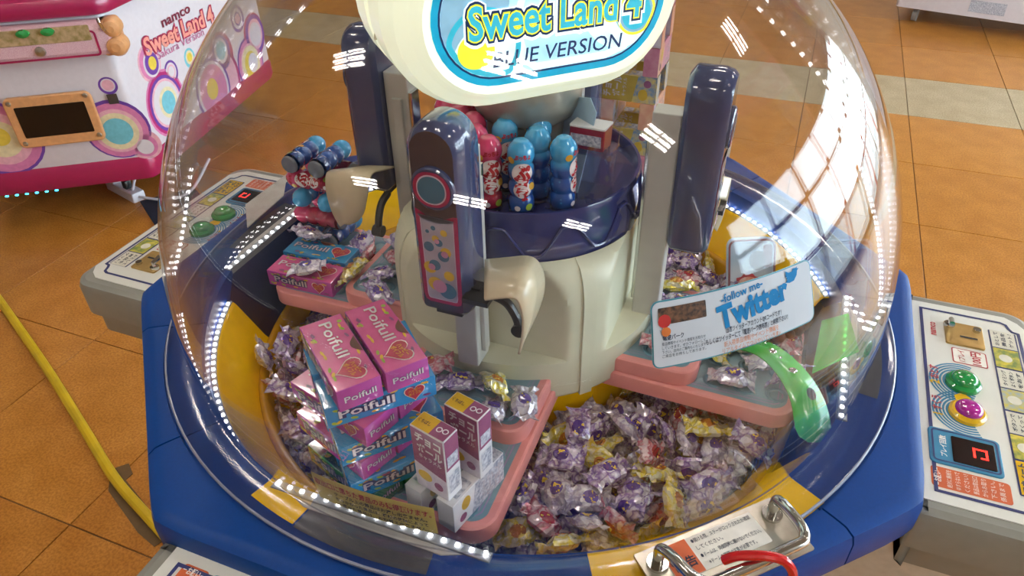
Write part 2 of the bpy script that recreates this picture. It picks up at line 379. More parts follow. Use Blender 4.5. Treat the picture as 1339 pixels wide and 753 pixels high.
# inner slope: yellow panels between the consoles, navy chutes in front of them
g = G(); box(g, -.0019, .0019, -.0017, .0017, 0, .0016, m_led); led_me = g.mesh('led')
def radial(r, a, z): return (r * math.cos(R(a)), r * math.sin(R(a)), Z0 + z)
for c in CH:
    g = G(); lathe(g, [(.404, -.108), (.41, -.1), (.441, -.04), (.4445, -.036), (.456, -.036), (.456, -.004)], m_yellow, 24, c - 24, c + 24, zfn); pn = g.build('yellow_panel', mach, True, 50)
    g = G(); lathe(g, [(.4455, -.0355), (.4455, -.0335), (.4535, -.0335), (.4535, -.0355)], m_ledbase, 24, c - 24, c + 24, zfn); st = g.build('led_strip', mach)
    for i in range(28):
        a = c - 23 + 46 * i / 27; o = obj('led', led_me, st); o.location = radial(.4495, a, -.0335); o.rotation_euler = (0, 0, R(a + 90))
for c in AZ:
    def fr(n, t, z, c=c): q = R(c); return (n * math.cos(q) - t * math.sin(q), n * math.sin(q) + t * math.cos(q), Z0 + z)
    g = G()
    g.add([(.36, -.165, -.19), (.36, .165, -.19), (.408, -.165, -.10), (.408, .165, -.10), (.436, -.185, -.012), (.436, .185, -.012)], [(0, 1, 3, 2), (2, 3, 5, 4)], m_navy, fr)
    g.build('chute_panel', mach)
    g = G(); P = [(.436, -.128), (.447, -.128), (.447, .128), (.436, .128)]; slab(g, P, -.012, -.002, m_ledbase, .001, fr); st = g.build('led_strip', mach)
    for i in range(17):
        t = -.122 + .244 * i / 16; o = obj('led', led_me, st); o.location = fr(.4405, t, -.002); o.rotation_euler = (0, 0, R(c + 90))
    g = G(); slab(g, [(.4475, -.1), (.456, -.08), (.456, .08), (.4475, .1)], -.012, -.003, m_ltgrey, .001, fr); g.build('chute_lid', mach)
    if c == 158: g = G(); slab(g, [(.476, .03), (.526, -.03), (.526, -.15), (.484, -.08)], .007, .009, m_ltgrey, .0005, fr); g.build('rim_plate', mach)
# candy tray and hub
g = G(); lathe(g, [(.404, -.13), (.4045, -.104), (.401, -.0985), (.396, -.0985), (.392, -.104), (.386, -.15), (.38, -.168), (.36, -.1705)], m_amber, 96, fn=zfn); tray = g.build('candy_tray', mach, True, 60)
g = G(); lathe(g, [(.361, -.1705), (.15, -.1705)], m_traydark, 64, fn=zfn); g.build('tray_floor', tray)
g = G(); lathe(g, [(.168, -.1705), (.166, -.075), (.16, -.062), (.1, -.06)], m_yellow, 64, fn=zfn); g.build('hub', mach, True, 50)
# beige column with four flat recesses
def col_r(z):
    if z < .075: return .187
    s = min(1, (z - .075) / .065); return .187 - .031 * (1 - math.sqrt(max(0, 1 - s * s)))
g = G(); NA, zs = 240, [-.06, -.055, -.03, -.012, -.006, .0, .002, .004, .02, .04, .06, .075] + [.075 + .065 * i / 14 for i in range(1, 15)]
v = []
for i in range(NA):
    a = AZ[0] + 360 * i / NA
    for z in zs:
        r = col_r(z) - (.003 if z < -.058 else 0)
        d = ((a - AZ[0] + 45) % 90) - 45
        if z > .003:
            dep = min(1, (z - .003) / .02) ; cut = .150 / math.cos(R(d)); r = min(r, cut)
        v.append((r * math.cos(R(a)), r * math.sin(R(a)), z))
n = len(zs); f = [(i * n + k, ((i + 1) % NA) * n + k, ((i + 1) % NA) * n + k + 1, i * n + k + 1) for i in range(NA) for k in range(n - 1)]
g.add(v, f, m_beige, zfn); colm = g.build('column', mach, True, 28)
for c in CH:
    g = G(); P = []; Q = []
    pr = [(.187, -.06), (.187, .075)] + [(col_r(.075 + .065 * i / 10), .075 + .065 * i / 10) for i in range(1, 11)]
    for d, dst in ((-2.6, P), (2.6, Q)):
        for r, z in pr: dst.append(radial(r + .0025, c + d, z - 0))
    P2 = [radial(r - .002, c - 2.7, z) for r, z in pr]; Q2 = [radial(r - .002, c + 2.7, z) for r, z in pr]
    strip2(g, P2, P, m_beige); strip2(g, P, Q, m_beige); strip2(g, Q, Q2, m_beige); g.build('column_rib', colm, True, 30)
# navy prize tray
g = G(); lathe(g, [(.15, .128), (.154, .14), (.152, .165), (.149, .19), (.1505, .1985), (.149, .2025), (.1455, .2025), (.143, .197), (.142, .189), (.05, .187), (.0, .187)], m_navytray, 96, fn=zfn); ptray = g.build('prize_tray', mach, True, 50)
g = G(); pts = []
nz_ = 11
for i in range(nz_ * 16 + 1):
    q = i / 16 + .2; tri = abs((q % 1) * 2 - 1); s = min(1, max(0, tri * 1.7 - .35)); a = 360 * i / (nz_ * 16)
    z = .146 + .036 * s; r = .154 - .0035 * s + .0006; pts.append(radial(r, a, z))
tube(g, pts, .0022, m_navytray, 6, caps=False); g.build('zigzag_ridge', ptray, True)
# sign pedestal
g = G(); lathe(g, [(.052, .187), (.05, .24), (.05, .262), (.062, .27), (.069, .285), (.072, .305), (.07, .335), (.0, .338)], m_silver, 48, fn=zfn)
g.build('sign_pedestal', mach, True, 50)
# posts, pods and scoops (shared meshes, one set for each console)
OZ = Z0
def pf(x, y, h): return (.25 + h, x - .005, y + OZ)       # pod face plane
g = G(); slab(g, rrect(.163, .198, -.02, .009, .002, 2), .003 + OZ, .295 + OZ, m_post, .0015); post_me = g.mesh('post')
g = G(); slab(g, rrect(.158, .163, -.012, .009, .001, 2), .02 + OZ, .27 + OZ, m_chrome, 0)
slab(g, rrect(.172, .186, .009, .0145, .001, 2), .02 + OZ, .262 + OZ, m_post, .001); rail_me = g.mesh('post_rail')
pout = [(.031 * math.cos(R(a)), .32 + .031 * math.sin(R(a))) for a in range(0, 181, 10)] + [(-.0315 + .012 * (1 - math.cos(R(a))), .133 - .012 * math.sin(R(a))) for a in range(0, 91, 15)] + [(.0315 - .012 * (1 - math.sin(R(a))), .133 - .012 * math.cos(R(a))) for a in range(0, 91, 15)]
def pod_fn(x, y, h): return (h, x - .005, y + OZ)
g = G(); lvp = [(.199, .008), (.204, .001), (.206, 0), (.236, 0), (.245, .0025), (.25, .0075)]; n = len(pout); v = []
for h, d in lvp: v += [(x, y, h) for x, y in inset(pout, d)]
g.add(v, [(k * n + i, k * n + (i + 1) % n, (k + 1) * n + (i + 1) % n, (k + 1) * n + i) for k in range(len(lvp) - 1) for i in range(n)] + [tuple(range(n))], m_podbody, pod_fn)
g.add([(x, y, .25) for x, y in inset(pout, .0075)], [tuple(range(n))], m_podface, pod_fn); pod_me = g.mesh('pod', True, 30)
g = G(); lvq = [(.25, 0), (.253, .0005), (.2545, .0025)]; P = circ(0, .283, .0245, 36); n = 36; v = []
for h, d in lvq: v += [(x, y, h) for x, y in inset(P, d)]
g.add(v, [(k * n + i, k * n + (i + 1) % n, (k + 1) * n + (i + 1) % n, (k + 1) * n + i) for k in range(2) for i in range(n)] + [tuple(range(2 * n, 3 * n))], m_podbody, pod_fn); bezel_me = g.mesh('bezel', True, 30)
g = G(); flat(g, rrect(-.0205, .0205, .2635, .3025, .0185, 8), m_mag, pf, .0048); ringm_me = g.mesh('badge_ring', 'keep')
g = G(); flat(g, rrect(-.0165, .0165, .2665, .2995, .0155, 8), m_podline, pf, .0051); flat(g, rrect(-.0152, .0152, .268, .298, .0145, 8), m_tealdisc, pf, .0054); disc_me = g.mesh('badge_disc', 'keep')
gb = [(-.024, .254), (-.02, .1395)] 
P = [(-.0235, .2565), (-.0225, .148), (-.0205, .1405), (-.016, .138), (.017, .138), (.022, .1405), (.0238, .148), (.0245, .2535), (.0195, .253), (.012, .2495), (0, .2475), (-.012, .2500), (-.019, .2545)]
g = G(); flat(g, P[::-1] if False else P, m_mag, pf, .0004); pborder_me = g.mesh('panel_border', 'keep')
g = G(); flat(g, inset(P, .0048), m_podline, pf, .0007); flat(g, inset(P, .0057), m_podpanel, pf, .001); ppanel_me = g.mesh('panel_sheet', 'keep')
bubs = [(-.004, .236, .0028, m_tealdisc), (.008, .232, .004, m_yb), (-.011, .231, .0022, m_tealdisc), (-.002, .2235, .0042, m_yb), (.0015, .219, .0046, m_tealdisc), (-.0105, .2125, .006, m_tealdisc), (.009, .2085, .0062, m_yb), (.006, .203, .0066, m_tealdisc), (-.011, .186, .0075, m_yb), (-.005, .19, .0068, m_tealdisc), (.011, .179, .0062, m_yb), (-.006, .1655, .0088, m_yb), (.008, .1585, .0105, m_tealdisc), (-.001, .163, .0085, m_pb), (.008, .2065, .0042, m_pb), (-.0085, .1875, .0042, m_pb), (0, .2215, .003, m_pb)]
bub_me = []
for k, (x, y, r, mm) in enumerate(bubs):
    g = G(); flat(g, circ(x, y, r, 20), mm, pf, .0013 + .00012 * k); bub_me.append(g.mesh('bubble', 'keep'))
g = G(); box(g, .206, .24, -.02, .012, .115 + OZ, .122 + OZ, m_poddark); vent_me = g.mesh('pod_vent')
# scoop: sheet bent from a level plate down into a curved blade
far_ = [(.19, .02, .165), (.19, .05, .175), (.19, .072, .182), (.19, .085, .178), (.191, .093, .162), (.196, .095, .142), (.205, .092, .122), (.218, .088, .107), (.235, .085, .096)]
near = [(.257, .048, .163), (.257, .065, .170), (.257, .078, .174), (.257, .087, .173), (.257, .092, .162), (.257, .094, .146), (.256, .093, .126), (.254, .09, .107), (.25, .086, .09)]
mid = [tuple((a[i] + b_[i]) / 2 + (.003 if i == 2 else 0) for i in range(3)) for a, b_ in zip(far_, near)]
g = G(); S = [smoothpath(far_, 3), smoothpath(mid, 3), smoothpath(near, 3)]; n = len(S[0]); v = [tuple(p) for s in S for p in s]
fs = [(j * n + i, j * n + i + 1, (j + 1) * n + i + 1, (j + 1) * n + i) for j in range(2) for i in range(n - 1)]
g.add([(a, b_, c + OZ) for a, b_, c in v], fs, m_scoop); sc_me = g.mesh('scoop', True, 60)
bm = bmesh.new(); bm.from_mesh(sc_me); bmesh.ops.solidify(bm, geom=bm.faces[:], thickness=.003); bm.to_mesh(sc_me); bm.free()
g = G(); tube(g, smoothpath([(.2, .03, .125 + OZ), (.2, .05, .118 + OZ), (.2, .062, .1 + OZ), (.2, .066, .083 + OZ)], 5), .0055, m_black, 8); tube(g, [(.193, .066, .083 + OZ), (.207, .066, .083 + OZ)], .0085, m_black, 14); arm_me = g.mesh('scoop_arm', True)
g = G(); box(g, .225, .258, .022, .052, .152 + OZ, .158 + OZ, m_black); box(g, .225, .24, .016, .036, .14 + OZ, .16 + OZ, m_black); hinge_me = g.mesh('scoop_hinge')
# sliding tables
low = rrect(.1, .396, -.1, .1, (.028, .01, .01, .028), 7); upp = rrect(.1, .268, -.094, .094, (.026, .01, .01, .026), 7)
low = [(x, y * (1 - .06 * math.sin((x - .1) / .3 * PI * 2) * (1 if abs(y) > .05 else 0))) for x, y in low]
def table(P, z0_, z1_):
    g = G(); slab(g, P, z0_ + OZ, z1_ + OZ, m_pink, .004); a = g.mesh('table_slab', True, 30)
    g = G(); Q = inset(P, .012); flat(g, Q, m_table, lambda x, y, h: (x, y, h + OZ), z1_ + .0004); b_ = g.mesh('table_mat', 'keep')
    g = G(); band(g, inset(P, .018), .0016, m_tline, lambda x, y, h: (x, y, h + OZ), z1_ + .0007); band(g, inset(P, .023), .0012, m_tline, lambda x, y, h: (x, y, h + OZ), z1_ + .0007); return a, b_, g.mesh('table_line', 'keep')
low_me = table(low, -.068, -.045); upp_me = table(upp, -.0445, -.023)
g = G(); n = 20
v = [(r * math.cos(2 * PI * i / n), r * math.sin(2 * PI * i / n), z) for r, z in ((.0145, 0), (.013, .0011), (.0095, .0011), (.008, 0)) for i in range(n)]
g.add(v, [(k * n + i, k * n + (i + 1) % n, (k + 1) * n + (i + 1) % n, (k + 1) * n + i) for k in range(3) for i in range(n)], m_bub); bring_me = g.mesh('bubble_ring', True)
for c in AZ:
    o = obj('post', post_me, mach, c); obj('post_rail', rail_me, o)
    p = obj('pod', pod_me, mach, c)
    obj('bezel', bezel_me, p); obj('badge_ring', ringm_me, p); obj('badge_disc', disc_me, p); obj('panel_border', pborder_me, p); obj('panel_sheet', ppanel_me, p); obj('pod_vent', vent_me, p)
    for me in bub_me: obj('bubble', me, p)
    s = obj('scoop', sc_me, mach, c); obj('scoop_arm', arm_me, s); obj('scoop_hinge', hinge_me, s)
    for nm, (a, b_, d), sp, zt in (('lower_table', low_me, [(x, y) for x in (.29, .33, .37) for y in (-.066, -.022, .022, .066)], -.0446), ('upper_table', upp_me, [(x, y) for x in (.205, .24) for y in (-.06, -.02, .02, .06)], -.0226)):
        t = obj(nm, a, mach, c); obj('table_mat', b_, t); obj('table_line', d, t)
        for x, y in sp:
            r_ = obj('bubble_ring', bring_me, t); r_.location = (x, y, zt + OZ)

# ---------------------------------------------------------------- lit sign on top of the column
SA = -67; SZ = .416
def sg(h): return lambda x, y, z: (h, x - .012, y + SZ + OZ)
def sgn(x, y, z): return (z, x - .012, y + SZ + OZ)
def stad(hw, hh, n=18):
    return [(hw - hh + hh * math.cos(R(-90 + 180 * i / n)), hh * math.sin(R(-90 + 180 * i / n))) for i in range(n + 1)] + [(-hw + hh + hh * math.cos(R(90 + 180 * i / n)), hh * math.sin(R(90 + 180 * i / n))) for i in range(n + 1)]
lvs = [(.0, .022, m_band), (.008, .022, m_band), (.0085, .026, m_cream), (.05, .026, m_cream), (.075, .018, m_cream), (.088, .006, m_cream), (.096, 0, m_cream), (.100, -.004, m_cream), (.097, -.012, m_cream), (.097, -.02, m_cream)]
base = stad(.148, .083); n = len(base); g = G()
for sgnx in (1, -1):
    for k in range(len(lvs) - 1):
        a = inset(base, -lvs[k][1]); b_ = inset(base, -lvs[k + 1][1])
        g.add([(x, y, sgnx * lvs[k][0]) for x, y in a] + [(x, y, sgnx * lvs[k + 1][0]) for x, y in b_], [(i, (i + 1) % n, n + (i + 1) % n, n + i) for i in range(n)], lvs[k + 1][2], sgn)
    flat(g, inset(base, .02), m_face, sgn, sgnx * .0965)
sign = g.build('sign_box', mach, True, 30); sign.rotation_euler = (0, 0, R(SA))
g = G()
for a in (-.03, .05):
    pass
tube(g, [(-.004, 0, 0), (.004, 0, 0)], .005, m_band, 12, lambda x, y, z: (z * 1 + .004, -.012 - .1665 + y * .3 + x * .6, SZ + OZ - .03 + y)); g.build('sign_screw', sign)
def spart(name, fnc):
    g = G(); fnc(g); return g.build(name, sign, 'keep')
def sface(x, y, z): return (.0972 + z, x - .012, y + SZ + OZ)
spart('oval_border', lambda g: (band(g, stad(.135, .071), .0075, m_sblue, sface, .0004), band(g, stad(.1275, .0635), .0022, m_snavy, sface, .0006)))
def clipst(P, hw=.125, hh=.061):
    out = []
    for x, y in P:
        y = max(-hh, min(hh, y)); lim = (hw - hh) + math.sqrt(max(0, hh * hh - y * y)); out.append((max(-lim, min(lim, x)), y))
    return out
spart('graphic_blob', lambda g: (flat(g, clipst(circ(.085, .0, .052, 40)), m_face2, sface, .0008), flat(g, clipst(circ(.1, -.012, .027, 30)), m_sgrey, sface, .001), flat(g, clipst(circ(.1, -.016, .018, 30)), m_scyan, sface, .0014), band(g, clipst(circ(.1, -.016, .024, 30)), .003, m_syel, sface, .0012)))
spart('graphic_blob', lambda g: (flat(g, clipst(circ(-.1, .02, .05, 40)), m_sgrey, sface, .0008), flat(g, clipst(circ(-.075, -.045, .04, 40)), m_face2, sface, .0009), band(g, clipst(circ(-.08, -.03, .042, 40)), .006, m_scyan, sface, .001)))
spart('yellow_spot', lambda g: flat(g, circ(-.0885, -.031, .0205, 32, .0185), m_syel, sface, .0016))
spart('graphic_blob', lambda g: (flat(g, clipst(circ(.02, .052, .03, 30)), m_face2, sface, .0008), band(g, clipst(circ(.02, .055, .022, 30)), .004, m_syel, sface, .001), band(g, clipst(circ(.03, -.01, .075, 40)), .008, m_face2, sface, .0007)))
def word(body, x, y, size, w_, sh):
    for nm, off, mm, h in (('lettering_halo', .15, m_swhite, .002), ('lettering_outline', .1, m_snavy, .0024), ('lettering', .045, m_syel, .0028), ('lettering_fill', .01, m_scyan, .0032)):
        g = G(); v, f = text(body, size, None, off + .012, 3, 1.0, 0); W0 = max(p[0] for p in text(body, size, None, .012, 3, 1.0, 0)[0]) * 2
        s_ = w_ / W0; g.add([(x + a * s_, y + b_, h) for a, b_ in v], f, mm, sface); g.build(nm, sign, 'keep')
word('Sweet Land 4', .004, -.003, .047, .2, 0)
g = G(); put(g, 'BLUE VERSION', .0225, m_snavy, sface,   .154, .006, .006, -.0425, 0, .003, 3, shear=.12); g.build('lettering', sign, 'keep')

# ---------------------------------------------------------------- player consoles
Pc = [(x, y) for x, y in rrect(.525, .692, -.212, .212, (.035, .004, .004, .035), 7)]
g = G(); slab(g, Pc, -.088 + OZ, -.03 + OZ, m_grey, .012); cons_me = g.mesh('console', True, 40)
g = G(); slab(g, inset(Pc, .012), -.13 + OZ, -.088 + OZ, m_grey, 0); clow_me = g.mesh('console_underside', True, 40)
g = G(); P0 = rrect(.48, .66, -.17, .17, .02, 4); P1 = rrect(.36, .56, -.15, .15, .02, 4); n = len(P0)
g.add([(x, y, OZ - .13) for x, y in P0] + [(x, y, .32) for x, y in P1] + [(x, y, .03) for x, y in P1], [(k * n + i, k * n + (i + 1) % n, (k + 1) * n + (i + 1) % n, (k + 1) * n + i) for k in range(2) for i in range(n)] + [tuple(range(2 * n, 3 * n))], m_body); leg_me = g.mesh('console_leg', True, 40)
ZP = -.03 + OZ
def up(x, y, h): return (y, x, ZP + h)                       # (t, n) outline helper
def rd(x, y, h): return (.61 - y, x, ZP + h)                 # player's reading frame: x to the right, y away
def CP(name, fnc, smooth='keep'):
    g = G(); fnc(g); return (name, g.mesh(name, smooth))
notch = [(-.176, .066), (-.176, -.038), (-.172, -.046), (-.163, -.049), (-.158, -.052), (-.156, -.060), (.156, -.060), (.158, -.052), (.163, -.049), (.172, -.046), (.176, -.038), (.176, .066)]
full = [(-.19, .08), (-.19, -.045), (-.18, -.06), (-.165, -.07), (.165, -.07), (.18, -.06), (.19, -.045), (.19, .08)]
cp = [CP('panel_sheet', lambda g: slab(g, full, 0, .0012, m_panel, .0003, rd)), CP('panel_border', lambda g: band(g, notch, .0042, m_line, rd, .0016))]
cp.append(CP('coin_plate', lambda g: slab(g, rrect(.1, .15, -.012, .036, .003, 3), .0012, .004, m_gold, .0006, rd), False))
cp.append(CP('coin_slot', lambda g: flat(g, rrect(.117, .121, -.004, .018, .0008, 2), m_black, rd, .0043)))
def bolt(g, x, y, r=.005): tube(g, [(x, y, .003), (x, y, .008)], r, m_chrome, 12, rd)
cp.append(CP('coin_lever', lambda g: (tube(g, [(.14, .03, .004), (.14, .03, .014), (.125, .031, .017)], .004, m_chrome, 10, rd), bolt(g, .14, .03, .007)), True))
cp.append(CP('lock_knob', lambda g: bolt(g, .138, -.004), True))
cp.append(CP('price_box', lambda g: (flat(g, rrect(.062, .094, -.012, .03, .003, 3), m_txtr, rd, .0015), flat(g, rrect(.0635, .0925, -.0105, .0285, .0025, 3), m_txtw, rd, .0017), put(g, '1プレイ', .0095, m_txtr, rd, .024, .02, .078, .019, 0, .002), put(g, '100円', .014, m_txtr, rd, .027, .03, .078, .001, 0, .002))))
def arcs(g):
    for k in range(5):
        r0 = .021 + .004 * k
        for cx, a, b_ in ((.02, -20, 200), (-.036, -20, 200)):
            P = [(cx + q * math.cos(R(a + (b_ - a) * i / 20)), .022 + q * math.sin(R(a + (b_ - a) * i / 20)), .0014) for q in (r0, r0 + .0024) for i in range(21)]
            g.add(P, [(i, i + 1, 22 + i, 21 + i) for i in range(20)], m_cyanarc, rd)
cp.append(CP('button_arcs', arcs))
def button(g, x, y, m1, m2):
    lathe(g, [(.021, .001), (.021, .006), (.018, .009), (.0155, .009)], m2, 28, fn=lambda a, b_, c: rd(a + x, b_ + y, c))
    lathe(g, [(.0155, .008), (.0155, .0115), (.0135, .0145), (.009, .0165), (.0003, .0172)], m1, 28, fn=lambda a, b_, c: rd(a + x, b_ + y, c))
cp.append(CP('green_button', lambda g: button(g, .02, .022, m_green, m_green), True))
cp.append(CP('magenta_button', lambda g: button(g, -.036, .022, m_btnmag, m_btnyel), True))
cp.append(CP('arrow_mark', lambda g: flat(g, [(-.018, .018), (-.006, .014), (.002, .024), (-.006, .034), (-.016, .032)], m_btnyel, rd, .002)))
cp.append(CP('button_lettering', lambda g: (put(g, '2', .015, m_btnyel, rd, None, .03, .012, .055, 0, .0024), put(g, 'おとす', .0125, m_txtr, rd, .026, .03, .032, .055, 0, .0024), put(g, '1', .015, m_btnyel, rd, None, .03, -.048, .055, 0, .0024), put(g, 'すくう', .0125, m_txtr, rd, .026, .03, -.028, .055, 0, .0024))))
cp.append(CP('display_frame', lambda g: (slab(g, rrect(-.132, -.074, -.008, .068, .006, 4), .001, .0032, m_cyanarc, .001, rd), band(g, rrect(-.129, -.077, -.005, .065, .005, 4), .002, m_line, rd, .0036)), False))
cp.append(CP('display_window', lambda g: (slab(g, rrect(-.125, -.084, -.001, .044, .002, 3), .0032, .0042, m_disp, .0003, rd), put(g, 'プレイ回数', .008, m_txtw, rd, .034, .02, -.1045, .0535, 0, .0045)), False))
def seg7(g):
    for x0, x1, y0, y1 in ((-.112, -.096, .007, .0095), (-.112, -.096, .02, .0225), (-.099, -.0965, .008, .022), (-.112, -.1095, .008, .015)): flat(g, [(x0, y0), (x1, y0), (x1, y1), (x0, y1)], m_redled, rd, .0046)
cp.append(CP('red_digit', seg7))
cp.append(CP('notice_box', lambda g: (flat(g, rrect(-.168, -.137, -.012, .068, .004, 3), m_orange, rd, .0015), put(g, '－お願い－', .0085, m_txtw, rd, .026, .02, -.1525, .0615, 0, .002), *[put(g, t, .0062, m_txtw, rd, .026, .0, -.1525, .05 - .0088 * i, 0, .002) for i, t in enumerate(('絶対に機械を', 'ゆすらないで', 'ください！', '景品は取出口', 'からお取り', '下さい。', '係員まで'))])))
cp.append(CP('comic_strip', lambda g: (flat(g, rrect(-.15, .152, -.054, -.02, .002, 2), m_line, rd, .0016),)))
for k in range(3):
    x0 = -.094 + .083 * k
    cp.append(CP('comic_frame', lambda g: (flat(g, [(x0, -.052), (x0 + .04, -.052), (x0 + .04, -.022), (x0, -.022)], (m_comicy, m_comicg, m_comicy)[k], rd, .002), flat(g, circ(x0 + .02, -.035, .008, 16), m_comicw, rd, .0022), flat(g, [(x0 + .042, -.052), (x0 + .08, -.052), (x0 + .08, -.022), (x0 + .042, -.022)], m_comicw, rd, .002), *[put(g, t, .0058, m_txt, rd, .03, .02, x0 + .061, -.0285 - .0085 * i, 0, .0024) for i, t in enumerate((('ボタンで', 'すくって', 'はこぶ'), ('タイミング', 'よくボタン', 'をおす'), ('おとして', '景品を', 'ゲット！'))[k])])))
cp.append(CP('comic_title', lambda g: (flat(g, [(-.148, -.052), (-.097, -.052), (-.097, -.022), (-.148, -.022)], m_btnyel, rd, .002), *[put(g, t, .0085, m_txt, rd, .044, .05, -.1225, -.0275 - .0095 * i, 0, .0024) for i, t in enumerate(('スウィート', 'ランド', 'あそびかた'))])))
cp.append(CP('maker_lettering', lambda g: put(g, 'namco', .0135, m_txtr, rd, .03, .02, .128, .05, 0, .002)))
lgreen = CP('green_button', lambda g: button(g, -.036, .022, m_green, m_green), True)
for c in AZ:
    k = obj('console', cons_me, mach, c); obj('console_underside', clow_me, k); obj('console_leg', leg_me, k)
    for nm, me in cp:
        if c == 158 and nm == 'magenta_button': nm, me = lgreen
        obj(nm, me, k)

# ---------------------------------------------------------------- dome handle and warning plate
g = G(); slab(g, rrect(.462, .528, -.098, .066, .002, 2), .0065 + OZ, .0085 + OZ, m_steel, .0005); hp = g.build('handle_plate', mach); hp.rotation_euler = (0, 0, R(-67))
def hf(x, y, h): return (.488 + y * 1.0, -.012 + x, .0088 + OZ + h)
def hfx(x, y, h): return (.488 - y, -.012 + x, .0088 + OZ + h)   # reading from outside the dome
g = G(); slab(g, rrect(-.062, .046, -.017, .02, .002, 3), 0, .0006, m_txtw, .0002, hfx); flat(g, [(-.062, -.017), (-.032, -.017), (-.032, .02), (-.062, .02)], m_orange, hfx, .0009)
lb = g.build('warning_label', hp)
g = G(); put(g, '警 告', .0125, m_txt, hfx, .026, .02, -.047, -.003, 0, .0014)
for i, t in enumerate(('●開ける際、ステーがロックされたか確認', '　してください。', '●ドームは、両側同時に開けないでください。', '　※ドームの開閉は注意が必要です。')): put(g, t, .0052, m_txt, hfx, (.07, .03, .07, .055)[i], .01, (.007, -.012, .007, .003)[i], .0145 - .0085 * i, 0, .0014)
g.build('lettering', hp, 'keep')
g = G(); H = [(.48, -.082, .008), (.48, -.082, .03), (.486, -.081, .037), (.5, -.079, .041), (.52, -.076, .043), (.531, -.068, .044), (.5335, -.055, .044), (.5335, .026, .044), (.531, .04, .044), (.52, .047, .043), (.5, .05, .041), (.486, .052, .037), (.48, .053, .03), (.48, .053, .008)]
tube(g, [(a, b_, c + OZ) for a, b_, c in smoothpath(H, 4)], .0055, m_chrome, 12)
for t in (-.082, .053): tube(g, [(.48, t, .0085 + OZ), (.48, t, .012 + OZ)], .0105, m_chrome, 18)
hd = g.build('handle', mach, True, 50); hd.rotation_euler = (0, 0, R(-67))

# ---------------------------------------------------------------- green gates over the right chute
def ribbon(P, wd, m, th=.0025, nm='prize_gate'):
    P = smoothpath(P, 5); L = []; Q = []
    for i, p in enumerate(P):
        t = (P[min(i + 1, len(P) - 1)] - P[max(i - 1, 0)]).normalized(); s_ = t.cross(Vector((0, 0, 1))).normalized(); k = i / (len(P) - 1); q = wd[0] + (wd[1] - wd[0]) * k
        if k > .86: q *= math.sqrt(max(.05, 1 - ((k - .86) / .15) ** 2))
        L.append(tuple(p + s_ * q + Vector((0, 0, OZ)))); Q.append(tuple(p - s_ * q + Vector((0, 0, OZ))))
    g = G(); strip2(g, L, Q, m); me = g.mesh(nm, True, 60); bm = bmesh.new(); bm.from_mesh(me); bmesh.ops.solidify(bm, geom=bm.faces[:], thickness=th); bm.to_mesh(me); bm.free(); return me
gp = [(.315, -.045, .012), (.345, -.062, .022), (.375, -.09, .022), (.4, -.125, .012), (.416, -.165, -.012)]
gt = obj('prize_gate', ribbon(gp, (.014, .022), m_flip), mach, -22)
for x, y, z, r in ((.327, -.045, .021, .004), (.352, -.068, .0275, .0045), (.378, -.094, .0262, .005), (.362, -.078, .0275, .0018), (.342, -.055, .0265, .0018)):
    g = G(); lathe(g, [(r, 0), (r * .7, .0012), (.0002, .0014)], m_chrome, 14, fn=lambda a, b_, c: (x + a, y + b_, z + c + OZ)); g.build('rivet', gt, True)
g = G(); lathe(g, [(.0075, 0), (.0002, .0003)], m_black, 16, fn=lambda a, b_, c: (.402 + a * .8, -.122 + b_, .0205 + c - a * .45 + OZ + b_ * .25)); g.build('gate_hole', gt)
g = G(); P = [(.405, -.06), (.412, .062), (.442, .066), (.458, -.008)]
g.add([(x, y, z + OZ) for x, y, z in ((.405, -.055, -.005), (.455, -.012, .012), (.441, .062, .012), (.411, .055, -.004))], [(0, 1, 2, 3)], m_flip); me = g.mesh('prize_gate'); bm = bmesh.new(); bm.from_mesh(me); bmesh.ops.solidify(bm, geom=bm.faces[:], thickness=.003); bm.to_mesh(me); bm.free()
obj('prize_gate', me, mach, -22)

# ---------------------------------------------------------------- cards and notices on the dome
def sphm(phi, th, rad):
    def fn(x, y, h):
        t = R(th) + y / rad; p = R(phi) + x / (rad * math.cos(R(th))); q = rad + h
        return (q * math.cos(t) * math.cos(p), q * math.cos(t) * math.sin(p), ZS + Z0 + q * math.sin(t))
    return fn
def sheet(g, P, m, fn, h, nx=14):
    """outline filled in strips so that it follows the curve"""
    xs = [p[0] for p in P]; x0, x1 = min(xs), max(xs)
    def yr(x):
        ys = []
        for i in range(len(P)):
            (ax, ay), (bx, by) = P[i], P[(i + 1) % len(P)]
            if abs(bx - ax) > 1e-9 and min(ax, bx) - 1e-9 <= x <= max(ax, bx) + 1e-9: ys.append(ay + (by - ay) * (x - ax) / (bx - ax))
        return (min(ys), max(ys)) if ys else (0, 0)
    X = sorted(set([x0 + 1e-5, x1 - 1e-5] + [x0 + (x1 - x0) * i / nx for i in range(1, nx)] + [x for x in xs if x0 + 1e-5 < x < x1 - 1e-5]))
    v = []
    for x in X:
        a, b_ = yr(x); v += [(x, a + (b_ - a) * k / 4, h) for k in range(5)]
    g.add(v, [(i * 5 + k, (i + 1) * 5 + k, (i + 1) * 5 + k + 1, i * 5 + k + 1) for i in range(len(X) - 1) for k in range(4)], m, fn)
m_card = mat('card_white', '#b9c1cc', .5, spec=.2, var=.01); m_cblue = mat('card_blue', '#1f78b4', .6, spec=.1); m_clam = mat('card_edge_teal', '#3f8799', .3)
fn = sphm(-68.1, 21.3, .4745)
card = thing('follow_card', 'laminated white follow-me card with blue lettering taped on the dome', 'card', fn(0, -.028, 0))
def cpart(name, f_, parent, loc):
    g = G(); f_(g); o = g.build(name, parent, 'keep'); o.location = -Vector(loc); return o
cl = fn(0, -.028, 0)
Pk = rrect(-.08, .08, -.0285, .0285, .007, 5)
